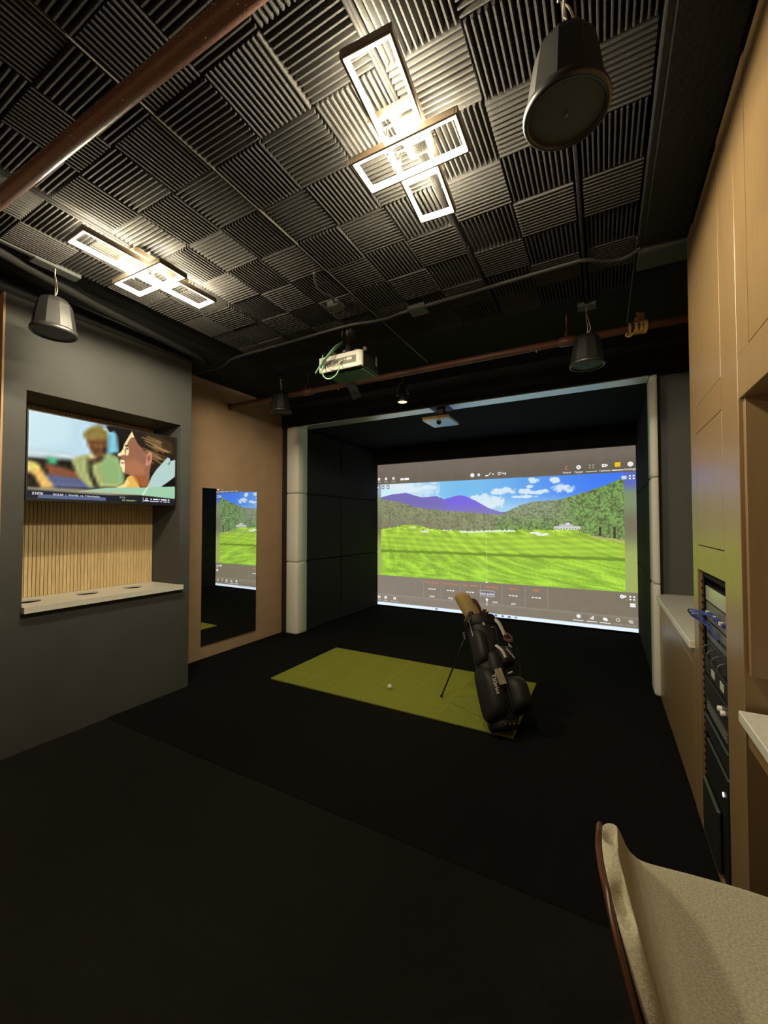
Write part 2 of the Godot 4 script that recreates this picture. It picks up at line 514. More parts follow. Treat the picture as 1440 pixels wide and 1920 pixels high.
	disc(im, 0.495 * w, 0.928 * h, 3, white)
	rect(im, 0.495 * w - 6, 0.787 * h, 0.495 * w + 6, 0.787 * h + 5, white)
	# top row
	disc(im, 0.440 * w, 0.113 * h, 10, white)
	disc(im, 0.466 * w, 0.113 * h, 7, Color(0.9, 0.9, 0.9))
	rect(im, 0.492 * w, 0.117 * h, 0.505 * w, 0.117 * h + 6, white)
	for q in 8:
		rect(im, 0.505 * w + q * 1.3, 0.115 * h - q * 1.3, 0.505 * w + q * 1.3 + 3, 0.115 * h - q * 1.3 + 3, white)
	draw_text(im, "N", 0.519 * w, 0.120 * h, 13, white, true)
	disc(im, 0.546 * w, 0.112 * h, 7, white, 4)
	draw_text(im, "Tag", 0.554 * w, 0.119 * h, 14, white, true)
	var top := [0.788, 0.826, 0.867, 0.908, 0.947, 0.984]
	var words := ["Tracer", "Target", "", "Camera", "", "Settings"]
	for k in 6:
		var x: float = top[k] * w
		if k == 0:
			disc(im, x, 0.102 * h, 8, orange, 5)
			rect(im, x + 1, 0.095 * h, x + 10, 0.12 * h - 6, Color(0.42, 0.38, 0.34))
		elif k == 1:
			disc(im, x, 0.102 * h, 9, white, 3)
		elif k == 2:
			for sx in [-9, 4]:
				for sy in [-7, 4]:
					rect(im, x + sx, 0.102 * h + sy, x + sx + 6, 0.102 * h + sy + 4, pale)
		elif k == 3:
			rect(im, x - 10, 0.102 * h - 6, x + 6, 0.102 * h + 6, white)
			rect(im, x - 4, 0.102 * h - 2, x + 2, 0.102 * h + 2, Color(0.4, 0.37, 0.33))
			rect(im, x + 7, 0.102 * h - 4, x + 11, 0.102 * h + 4, white)
		elif k == 4:
			rect(im, x - 10, 0.102 * h - 10, x + 10, 0.102 * h + 8, Color(0.96, 0.80, 0.10))
			rect(im, x - 2, 0.102 * h - 3, x + 5, 0.102 * h - 1, Color(0.75, 0.60, 0.10))
		else:
			disc(im, x, 0.101 * h, 10, white, 0)
			disc(im, x, 0.101 * h, 4, pale, 2)
		if words[k] == "":
			rect(im, x - 21, 0.128 * h, x + 21, 0.128 * h + 4, pale if k == 2 else white)
		else:
			draw_text(im, words[k], x, 0.134 * h, 11, white, true, 0.0, true)
	for k in 3:
		var x: float = [0.010, 0.046, 0.084][k] * w
		rect(im, x - 7, 0.096 * h, x + 7, 0.096 * h + 13, white)
		rect(im, x - 3, 0.105 * h, x + 3, 0.105 * h + 3, Color(0.5, 0.47, 0.43))
		rect(im, x - 11, 0.124 * h, x + 11, 0.124 * h + 3, pale)
	rect(im, 0.118 * w, 0.107 * h, 0.134 * w, 0.122 * h, white)
	rect(im, 0.137 * w, 0.107 * h, 0.160 * w, 0.122 * h, white)
	for k in 3:
		var x: float = [0.006, 0.030, 0.056][k] * w
		rect(im, x - 9, 0.150 * h, x + 9, 0.178 * h, Color(0.50, 0.54, 0.60))
		rect(im, x - 4, 0.158 * h, x + 4, 0.170 * h, white)
	rect(im, 0.958 * w, 0.164 * h, 0.973 * w, 0.183 * h, Color(0.80, 0.86, 0.92))
	for sx in [-10, 3]:
		for sy in [-8, 3]:
			rect(im, 0.988 * w + sx, 0.172 * h + sy, 0.988 * w + sx + 7, 0.172 * h + sy + 6, white)
			rect(im, 0.984 * w + sx, 0.820 * h + sy, 0.984 * w + sx + 7, 0.820 * h + sy + 6, white)
	disc(im, 0.954 * w, 0.815 * h, 8, white, 2)
	rect(im, 0.961 * w, 0.809 * h, 0.966 * w, 0.822 * h, white)
	rect(im, 0.977 * w, 0.848 * h, 0.993 * w, 0.868 * h, white)
	rect(im, 0.977 * w, 0.857 * h, 0.993 * w, 0.859 * h, Color(0.5, 0.5, 0.5))
	# bottom rows
	for k in 3:
		var x: float = [0.010, 0.044, 0.089][k] * w
		rect(im, x - 7, 0.938 * h, x + 8, 0.956 * h, white)
		rect(im, x - 3, 0.944 * h, x + 3, 0.950 * h, Color(0.55, 0.51, 0.47))
		rect(im, x - (12 if k < 2 else 24), 0.966 * h, x + (12 if k < 2 else 24), 0.970 * h, pale)
	for k in 5:
		var x: float = [0.820, 0.862, 0.903, 0.941, 0.979][k] * w
		var cc := white if k < 3 else pale
		if k == 0 or k == 3:
			disc(im, x, 0.943 * h, 8, cc, 0 if k == 0 else 4)
		elif k == 1:
			for q in 3:
				rect(im, x - 7 + q * 5, 0.948 * h - q * 5, x - 3 + q * 5, 0.955 * h, cc)
		else:
			rect(im, x - 8, 0.938 * h, x + 6, 0.950 * h, cc)
			rect(im, x - 4, 0.943 * h, x + 9, 0.956 * h, cc)
		rect(im, x - 20, 0.965 * h, x + 20, 0.969 * h, cc if k < 3 else Color(0.62, 0.59, 0.55))
	# task bar
	rect(im, 0, 0.980 * h, w, 0.983 * h, Color(0.75, 0.80, 0.86))
	for q in [[0.285, Color(0.35, 0.50, 0.85)], [0.455, Color(0.4, 0.55, 0.8)], [0.482, Color(0.95, 0.82, 0.25)], [0.507, Color(0.25, 0.40, 0.85)], [0.53, Color(0.30, 0.45, 0.75)], [0.556, Color(0.45, 0.5, 0.7)], [0.58, Color(0.4, 0.45, 0.6)], [0.605, Color(0.55, 0.65, 0.85)]]:
		rect(im, q[0] * w - 6, 0.985 * h, q[0] * w + 6, 0.997 * h, q[1])
	return im

func tv_point(x: float, y: float, w: int, h: int) -> Vector2:
	var u := (x - 130.0) / 1235.0
	return Vector2(u * w, (y - 120.0 - u * 255.0) / (785.0 - u * 225.0) * h)

func patch(im: Image, pts: Array, c: Color, alpha := 1.0, feather := 3.0) -> void:
	# a softly edged area of colour on the television picture
	var w := im.get_width()
	var h := im.get_height()
	var poly := PackedVector2Array()
	for k in range(0, pts.size(), 2):
		poly.append(tv_point(pts[k], pts[k + 1], w, h))
	var lo := poly[0]
	var hi := poly[0]
	for p in poly:
		lo = lo.min(p)
		hi = hi.max(p)
	for j in range(maxi(0, int(lo.y - feather)), mini(h, int(hi.y + feather) + 1)):
		for i in range(maxi(0, int(lo.x - feather)), mini(w, int(hi.x + feather) + 1)):
			var p := Vector2(i + 0.5, j + 0.5)
			var hits := 0
			for k in 8:
				if Geometry2D.is_point_in_polygon(p + Vector2.from_angle(k * TAU / 8 + 0.3) * feather * (0.4 if k % 2 else 0.9), poly):
					hits += 1
			if hits > 0:
				im.set_pixel(i, j, im.get_pixel(i, j).lerp(c, alpha * hits / 8.0))

func tv_picture() -> Image:
	# a woman in profile in the front of a car, a blurred man behind her, a ticker below
	var w := 720
	var h := 410
	var im := Image.create(w, h, false, Image.FORMAT_RGB8)
	im.fill(Color(0.14, 0.12, 0.09))
	# the blurred background
	patch(im, [100, 80, 700, 250, 720, 300, 700, 330, 560, 560, 100, 540], Color(0.75, 0.87, 0.92))
	patch(im, [100, 100, 420, 180, 400, 420, 100, 480], Color(0.82, 0.92, 0.95), 0.6, 30.0)
	patch(im, [700, 300, 740, 275, 780, 320, 800, 480, 700, 500], Color(0.50, 0.75, 0.83))
	patch(im, [100, 470, 560, 520, 560, 555, 100, 540], Color(0.80, 0.82, 0.80), 0.6, 12.0)
	patch(im, [250, 530, 330, 545, 320, 600, 255, 590], Color(0.30, 0.66, 0.47))
	patch(im, [240, 590, 470, 660, 520, 740, 260, 700], Color(0.52, 0.32, 0.22))
	patch(im, [230, 690, 640, 740, 640, 810, 280, 810], Color(0.37, 0.39, 0.53))
	patch(im, [100, 560, 200, 600, 240, 690, 310, 810, 220, 820, 170, 700, 100, 650], Color(0.90, 0.72, 0.40))
	patch(im, [100, 560, 190, 590, 215, 650, 150, 660, 100, 640], Color(0.88, 0.80, 0.44))
	patch(im, [420, 560, 480, 520, 560, 500, 700, 490, 790, 520, 840, 640, 850, 760, 790, 800, 560, 800, 470, 700], Color(0.66, 0.69, 0.45))
	patch(im, [660, 520, 790, 520, 845, 640, 850, 770, 700, 760, 640, 620], Color(0.56, 0.71, 0.47), 0.85, 20.0)
	patch(im, [545, 540, 575, 540, 580, 660, 640, 800, 600, 800, 550, 660], Color(0.21, 0.19, 0.14))
	patch(im, [560, 540, 590, 590, 660, 560, 690, 500, 620, 520], Color(0.33, 0.27, 0.17))
	patch(im, [530, 370, 545, 320, 690, 330, 695, 400, 670, 480, 640, 520, 590, 510, 555, 450], Color(0.55, 0.37, 0.22))
	patch(im, [555, 430, 680, 430, 670, 500, 600, 510], Color(0.36, 0.22, 0.14), 0.7, 8.0)
	patch(im, [545, 385, 690, 385, 690, 405, 545, 405], Color(0.30, 0.20, 0.12), 0.8, 5.0)
	patch(im, [505, 340, 520, 290, 570, 250, 630, 240, 690, 280, 705, 340, 680, 370, 640, 350, 580, 370, 540, 370], Color(0.56, 0.49, 0.24))
	patch(im, [555, 520, 590, 505, 600, 540, 570, 550], Color(0.90, 0.80, 0.58))
	im.resize(46, 26, Image.INTERPOLATE_LANCZOS)
	im.resize(w, h, Image.INTERPOLATE_CUBIC)
	# the dark inside of the car
	patch(im, [690, 250, 720, 300, 760, 280, 800, 340, 805, 480, 850, 520, 1400, 620, 1400, 350, 900, 270], Color(0.09, 0.07, 0.06))
	patch(im, [1000, 520, 1400, 480, 1400, 830, 1050, 800], Color(0.10, 0.08, 0.07))
	# hand at her neck, face, hair
	patch(im, [775, 800, 850, 760, 880, 700, 920, 680, 965, 700, 985, 740, 1000, 800], Color(0.92, 0.73, 0.36))
	patch(im, [775, 800, 850, 765, 885, 715, 900, 760, 860, 805], Color(0.96, 0.88, 0.58), 0.9)
	patch(im, [915, 290, 865, 375, 845, 410, 835, 450, 815, 480, 788, 497, 795, 520, 822, 530, 813, 548, 812, 565, 820, 582, 815, 600, 828, 622, 833, 650, 850, 668, 890, 680, 960, 690, 990, 730, 1010, 785, 1085, 785, 1095, 640, 1115, 560, 1100, 470, 1000, 400, 950, 340], Color(0.60, 0.41, 0.31))
	patch(im, [860, 560, 950, 540, 1040, 600, 1050, 680, 940, 690, 860, 660], Color(0.72, 0.47, 0.32), 0.8, 14.0)
	patch(im, [930, 690, 1060, 690, 1085, 790, 1000, 790], Color(0.66, 0.37, 0.18), 0.8, 10.0)
	patch(im, [900, 280, 960, 288, 1100, 300, 1250, 330, 1370, 370, 1360, 560, 1290, 530, 1200, 590, 1130, 670, 1095, 650, 1115, 560, 1085, 470, 1030, 465, 970, 400, 940, 345], Color(0.17, 0.125, 0.085))
	patch(im, [1000, 320, 1180, 340, 1330, 420, 1340, 520, 1180, 420], Color(0.30, 0.22, 0.13), 0.7, 14.0)
	var hr := RandomNumberGenerator.new()
	hr.seed = 3
	for k in 26:
		var x0 := hr.randf_range(1000.0, 1120.0)
		var y0 := 330.0 + k * 8.0 + hr.randf_range(-14.0, 14.0)
		var x1 := x0 + hr.randf_range(120.0, 210.0)
		var y1 := y0 + hr.randf_range(45.0, 90.0)
		patch(im, [x0, y0, x1, y1, x1 - 6.0, y1 + 14.0, x0, y0 + 9.0], Color(0.34, 0.25, 0.15).lerp(Color(0.78, 0.63, 0.40), hr.randf()), 0.65, 5.0)
	im.resize(150, 86, Image.INTERPOLATE_LANCZOS)
	im.resize(w, h, Image.INTERPOLATE_CUBIC)
	# sunlit edge of the profile
	patch(im, [915, 290, 865, 375, 845, 410, 836, 450, 815, 480, 788, 497, 798, 514, 830, 508, 858, 500, 850, 460, 868, 425, 880, 390, 905, 350, 938, 345], Color(0.99, 0.91, 0.70))
	patch(im, [862, 450, 880, 425, 892, 470, 885, 505, 862, 512], Color(0.98, 0.88, 0.66))
	patch(im, [815, 545, 812, 600, 828, 622, 835, 655, 852, 665, 858, 610, 850, 550], Color(0.98, 0.91, 0.72))
	patch(im, [822, 570, 850, 572, 848, 580, 822, 580], Color(0.62, 0.32, 0.26))
	patch(im, [852, 412, 884, 418, 882, 428, 852, 424], Color(0.22, 0.14, 0.10))
	patch(im, [868, 440, 884, 446, 878, 456, 866, 452], Color(0.25, 0.16, 0.12))
	# ear
	patch(im, [1070, 490, 1095, 475, 1115, 500, 1112, 560, 1080, 600, 1045, 600, 1055, 560], Color(0.80, 0.56, 0.46))
	patch(im, [1072, 520, 1092, 505, 1098, 540, 1070, 575], Color(0.52, 0.29, 0.21), 0.8)
	# pale sleeve and hand
	patch(im, [1020, 862, 1075, 780, 1110, 700, 1160, 635, 1275, 532, 1300, 540, 1310, 565, 1360, 555, 1360, 700, 1220, 790, 1360, 800, 1360, 880], Color(0.72, 0.83, 0.81))
	patch(im, [1365, 705, 1365, 790, 1212, 786], Color(0.07, 0.06, 0.06))
	patch(im, [1275, 590, 1310, 560, 1300, 600], Color(0.40, 0.42, 0.40), 0.7, 2.0)
	# table edge
	patch(im, [460, 838, 700, 800, 1065, 792, 1360, 785, 1360, 892, 1010, 862], Color(0.64, 0.81, 0.68))
	patch(im, [100, 808, 460, 815, 800, 830, 1010, 858, 700, 870, 100, 830], Color(0.74, 0.74, 0.62), 0.7, 8.0)
	patch(im, [1015, 862, 1070, 785, 1085, 785, 1032, 862], Color(0.90, 0.95, 0.86))
	im.resize(240, 137, Image.INTERPOLATE_LANCZOS)
	im.resize(w, h, Image.INTERPOLATE_CUBIC)
	rect(im, 0, 0.925 * h, w, h, Color(0.11, 0.12, 0.17))
	rect(im, 0.055 * w, 0.955 * h, 0.46 * w, h, Color(0.36, 0.40, 0.54))
	var white := Color(0.95, 0.95, 0.97)
	draw_text(im, "ESPN", 0.022 * w, 0.962 * h, 17, white, true, 0.25)
	draw_text(im, "NCAAB  |  Florida  vs  7 Kentucky", 0.135 * w, 0.960 * h, 13, white, true)
	draw_text(im, "P 7:17", 0.555 * w, 0.955 * h, 10, white, true)
	draw_text(im, "SEC Network +", 0.572 * w, 0.988 * h, 11, Color(0.90, 0.92, 0.55), true)
	rect(im, 0.728 * w, 0.928 * h, 0.732 * w, 0.995 * h, white)
	disc(im, 0.757 * w, 0.948 * h, 7, white, 4)
	rect(im, 0.737 * w, 0.968 * h, 0.778 * w, 0.981 * h, white)
	for q in [[0.79, 0.80], [0.81, 0.855], [0.862, 0.868], [0.875, 0.925], [0.935, 0.95]]:
		rect(im, q[0] * w, 0.938 * h, q[1] * w, 0.958 * h, white)
	for q in [[0.785, 0.86], [0.87, 0.886], [0.896, 0.93], [0.935, 0.952]]:
		rect(im, q[0] * w, 0.970 * h, q[1] * w, 0.985 * h, Color(0.80, 0.80, 0.95))
	return im

func picture_mat(im: Image, energy: float, gloss: float, base: float) -> StandardMaterial3D:
	im.generate_mipmaps()
	var tx := ImageTexture.create_from_image(im)
	var m := mat(Color(base, base, base), gloss)
	m.emission_enabled = true
	m.emission = Color(1, 1, 1)
	m.emission_operator = BaseMaterial3D.EMISSION_OP_MULTIPLY
	m.emission_texture = tx
	m.emission_energy_multiplier = energy
	return m

func picture_quad(tl: Vector3, tr: Vector3, br: Vector3, bl: Vector3) -> SurfaceTool:
	var st := begin()
	for k in [[tl, 0, 0], [tr, 1, 0], [br, 1, 1], [tl, 0, 0], [br, 1, 1], [bl, 0, 1]]:
		st.set_uv(Vector2(k[1], k[2]))
		st.add_vertex(k[0])
	return st

# ------------------------------------------------------------------ light
const LAMP := Color(1.0, 0.945, 0.815)
const LAMP_RADIANCE := 620.0

func strip(at: Vector3, facing: Vector3, length_dir: Vector3, size: Vector2, radiance: float, color: Color, parent: Node) -> void:
	var l := AreaLight3D.new()
	l.name = "strip_light"
	l.area_size = size
	l.area_normalize_energy = false
	l.light_energy = radiance / PI
	l.light_color = color
	l.area_range = 14.0
	l.area_attenuation = 2.0
	l.shadow_enabled = true
	var z := -facing.normalized()
	var x := length_dir.normalized()
	l.transform = Transform3D(Basis(x, z.cross(x), z), at)
	parent.add_child(l, true)

func lamp_rect(t: Node3D, c: Vector3, wx: float, lz: float, turn: float, power := 1.0) -> void:
	# one rectangle of the ceiling lamp: a metal band with a glowing band inside it
	var hh := 0.0135
	var th := 0.009
	var dif := 0.009
	var st := begin()
	var sd := begin()
	for s in [-1.0, 1.0]:
		bx(st, Vector3(s * wx / 2 - th / 2, -hh, -lz / 2 - th / 2), Vector3(s * wx / 2 + th / 2, hh, lz / 2 + th / 2), 0.0015)
		bx(st, Vector3(-wx / 2 + th / 2, -hh, s * lz / 2 - th / 2), Vector3(wx / 2 - th / 2, hh, s * lz / 2 + th / 2), 0.0015)
		var xi: float = s * (wx / 2 - th / 2 - dif / 2)
		bx(sd, Vector3(xi - dif / 2, -hh - 0.003, -lz / 2 + th / 2), Vector3(xi + dif / 2, hh - 0.003, lz / 2 - th / 2), 0.0015)
		var zi: float = s * (lz / 2 - th / 2 - dif / 2)
		bx(sd, Vector3(-wx / 2 + th / 2 + dif, -hh - 0.003, zi - dif / 2), Vector3(wx / 2 - th / 2 - dif, hh - 0.003, zi + dif / 2), 0.0015)
	var fr := obj("frame", st, M.lamp_metal, t)
	fr.position = c
	fr.rotation.y = turn
	obj("light_diffuser", sd, M.diffuser, fr)
	var inx := wx / 2 - th / 2 - dif - 0.002
	var inz := lz / 2 - th / 2 - dif - 0.002
	for s in [-1.0, 1.0]:
		strip(Vector3(s * inx, -0.003, 0), Vector3(-s, 0, 0), Vector3(0, 0, 1), Vector2(inz * 2 - 0.01, 0.022), LAMP_RADIANCE * power, LAMP, fr)
		strip(Vector3(0, -0.003, s * inz), Vector3(0, 0, -s), Vector3(1, 0, 0), Vector2(inx * 2 - 0.01, 0.022), LAMP_RADIANCE * power, LAMP, fr)

func ceiling_lamp(at: Vector3, turns: Array, label: String) -> void:
	var t := thing("ceiling_lamp", label, "ceiling lamp", at, "rectangular LED ceiling lamps")
	lamp_rect(t, Vector3(-0.017, 0.040, -0.027), 0.178, 0.315, turns[1], 0.12)
	lamp_rect(t, Vector3(0, 0, 0), 0.168, 0.755, turns[0])
	lamp_rect(t, Vector3(0.003, -0.036, 0.006), 0.425, 0.160, turns[1])
	var st := box3(-0.055, 0.055, 0.070, 0.092, -0.125, 0.095, 0.004)
	obj("canopy", st, M.canopy, t)
	for p in [[-0.068, -0.06], [0.068, -0.06], [-0.068, 0.055], [0.068, 0.055]]:
		st = begin()
		bx(st, Vector3(p[0] - 0.004, -0.045, p[1] - 0.004), Vector3(p[0] + 0.004, 0.075, p[1] + 0.004), 0.0015)
		obj("post", st, M.chrome, t)
	for z in [-0.06, 0.055]:
		st = begin()
		bx(st, Vector3(-0.085, 0.060, z - 0.006), Vector3(0.085, 0.071, z + 0.006), 0.002)
		obj("crossbar", st, M.chrome, t)

func _ready() -> void:
	rng.seed = 20
	# camera
	var cam := Camera3D.new()
	cam.name = "camera"
	cam.fov = 103.27
	cam.keep_aspect = Camera3D.KEEP_HEIGHT
	cam.near = 0.02
	cam.far = 60.0
	cam.position = Vector3(0, 1.5, 0)
	cam.rotation = Vector3(atan(20.0 / 760.0), atan(413.0 / 760.0), 0)
	add_child(cam)
	cam.current = true
	# sky and exposure: a closed room
	var we := WorldEnvironment.new()
	we.name = "environment"
	var env := Environment.new()
	env.background_mode = Environment.BG_COLOR
	env.background_color = Color(0.01, 0.01, 0.01)
	env.tonemap_mode = Environment.TONE_MAPPER_LINEAR
	env.tonemap_exposure = 1.0
	env.sdfgi_enabled = true
	env.ssao_enabled = true
	env.ssil_enabled = true
	we.environment = env
	add_child(we)
	make_materials()
	# lights: two LED ceiling lamps, one spotlight (in its builder), the projected picture and the television
	ceiling_lamp(Vector3(-0.643, 2.948, -1.388), [deg_to_rad(4.4), deg_to_rad(0.6)], "rectangular LED ceiling lamp of crossing frames nearer the big hanging speaker")
	ceiling_lamp(Vector3(-2.30, 2.948, -1.387), [deg_to_rad(-1.8), deg_to_rad(1.5)], "rectangular LED ceiling lamp of crossing frames above the television column")
	build_shell()
	build_ceiling()
	build_bay()
	build_left()
	build_right()
	build_ceiling_things()
	build_floor_things()
	build_chair()

# ------------------------------------------------------------------ setting
func build_shell() -> void:
	var st := begin()
	bx(st, Vector3(-4.1, -0.15, -1.75), Vector3(1.4, 0.0, 1.7))
	struct("floor", st, M.floor, "dark smooth floor in the front of the room")
	st = begin()
	bx(st, Vector3(-4.1, -0.15, -6.8), Vector3(1.4, 0.004, -1.75), 0.002)
	struct("floor_carpet", st, M.bay_carpet, "black turf carpet round the hitting mat")
	st = box3(-4.1, 1.4, 3.10, 3.3, -4.2, 1.7)
	struct("ceiling", st, M.black_paint)
	st = box3(-4.1, -3.9, 0, 3.1, -4.25, 1.7)
	struct("wall_left", st, M.tan_wall, "tan painted side wall that carries the mirror")
	st = box3(1.05, 1.25, 0, 3.1, -6.8, 1.7)
	struct("wall_right", st, M.dark_brown)
	st = box3(-4.1, 1.4, 0, 3.1, 1.5, 1.7)
	struct("wall_front", st, M.tan_wall)
	st = box3(-4.1, 1.4, 0, 3.1, -6.8, -6.5)
	struct("wall_back", st, M.bay_black)

func foam_tile_mesh(along_z: bool, ribs: int) -> ArrayMesh:
	# a wedge foam tile, one unit wide, ribs hanging down
	var st := begin()
	var s := 0.133
	var base := 0.018
	var deep := 0.05
	bx(st, Vector3(-s, -base, -s), Vector3(s, 0, s))
	var pitch := 2.0 * s / ribs
	for k in ribs:
		var c := -s + pitch * (k + 0.5)
		var hw := pitch * 0.44
		var tw := pitch * 0.13
		var e := s * 0.995
		var p: Array[Vector3] = []
		for q in [[c - hw, -base, -e], [c - tw, -deep, -e], [c + tw, -deep, -e], [c + hw, -base, -e], [c - hw, -base, e], [c - tw, -deep, e], [c + tw, -deep, e], [c + hw, -base, e]]:
			p.append(Vector3(q[0], q[1], q[2]) if along_z else Vector3(q[2], q[1], q[0]))
		var xo := Vector3(1, 0, 0) if along_z else Vector3(0, 0, 1)
		var zo := Vector3(0, 0, 1) if along_z else Vector3(1, 0, 0)
		quad(st, p[0], p[1], p[5], p[4], -xo)
		quad(st, p[1], p[2], p[6], p[5], Vector3.DOWN)
		quad(st, p[2], p[3], p[7], p[6], xo)
		quad(st, p[0], p[1], p[2], p[3], -zo)
		quad(st, p[4], p[5], p[6], p[7], zo)
	st.generate_normals()
	return st.commit()

func build_ceiling() -> void:
	var ceiling := get_node("ceiling")
	var kinds := [foam_tile_mesh(true, 12), foam_tile_mesh(false, 12)]
	var cols := [[-0.070, 0.168], [-0.372, -0.104], [-0.640, -0.372], [-0.935, -0.667], [-1.203, -0.935], [-1.471, -1.203], [-1.762, -1.494], [-2.030, -1.762], [-2.300, -2.030], [-2.616, -2.346], [-2.866, -2.616]]
	for i in cols.size():
		for j in 12:
			var z0 := 0.18 - j * 0.27 - (0.012 if i < 3 else 0.0)
			var kind := (i + j + (1 if i == 0 else 0)) % 2
			var wide: float = cols[i][1] - cols[i][0]
			var o := put("foam_tile", kinds[kind], M.foam, ceiling)
			o.position = Vector3((cols[i][0] + cols[i][1]) / 2 + rng.randf_range(-0.002, 0.002), 3.10 - rng.randf_range(0.0, 0.004), z0 - 0.135 + rng.randf_range(-0.002, 0.002))
			o.rotation.y = rng.randf_range(-0.006, 0.006)
			o.scale = Vector3(wide / 0.268, rng.randf_range(0.94, 1.06), 1.0)
	# thin strips between the foam columns
	var st := begin()
	bx(st, Vector3(-1.485, 3.046, -3.62), Vector3(-1.4805, 3.06, 0.3), 0.001)
	tag(obj("ceiling_rail", st, M.conduit_lit), "thin bright metal rail running along the foam ceiling between both lamps", "rail")
	st = begin()
	bx(st, Vector3(0.170, 3.035, -3.62), Vector3(0.178, 3.06, -2.55), 0.001)
	tag(obj("ceiling_rail", st, M.conduit), "short thin dark rail on the ceiling beside the soffit end", "rail")
	for q in [[-0.655, -1.30, 0.3, "foam-edge cable raceway that feeds the lamp nearer the big speaker"], [-2.323, -1.28, 0.3, "foam-edge cable raceway that feeds the lamp above the television column"]]:
		st = begin()
		bx(st, Vector3(q[0] - 0.011, 3.045, q[1]), Vector3(q[0] + 0.011, 3.09, q[2]), 0.003)
		bx(st, Vector3(q[0] - 0.004, 3.038, q[1]), Vector3(q[0] + 0.004, 3.05, q[2]), 0.001)
		tag(obj("cable_raceway", st, M.black_paint), q[3], "raceway")
	st = begin()
	bx(st, Vector3(-0.095, 3.044, -3.16), Vector3(-0.079, 3.09, 0.3), 0.003)
	tag(obj("cable_raceway", st, M.black_paint), "long black raceway running to the speaker beside the rope", "raceway")
	st = begin()
	bx(st, Vector3(-2.905, 3.04, -1.16), Vector3(-2.878, 3.09, 0.3), 0.003)
	tag(obj("cable_raceway", st, M.conduit), "black raceway running to the speaker before the grey column", "raceway")
	# soffit on the right, with a rim round a recessed cover
	st = begin()
	bx(st, Vector3(0.178, 3.022, -2.60), Vector3(1.05, 3.10, 1.5), 0.006)
	var s := struct("ceiling_soffit", st, M.black_paint, "dark boxed soffit along the cabinet side of the ceiling")
	st = begin()
	bx(st, Vector3(0.205, 3.012, -2.52), Vector3(0.40, 3.024, 1.4), 0.004)
	obj("cover_panel", st, M.black_paint, s)
	st = begin()
	bx(st, Vector3(0.185, 3.0, -2.82), Vector3(0.55, 3.06, -2.64), 0.005)
	struct("ceiling_block", st, M.box_grey)
	# black fascia above the grey column
	st = box3(-3.9, -3.385, 2.985, 3.1, -2.46, 0.9)
	struct("ceiling_fascia", st, M.black_paint)

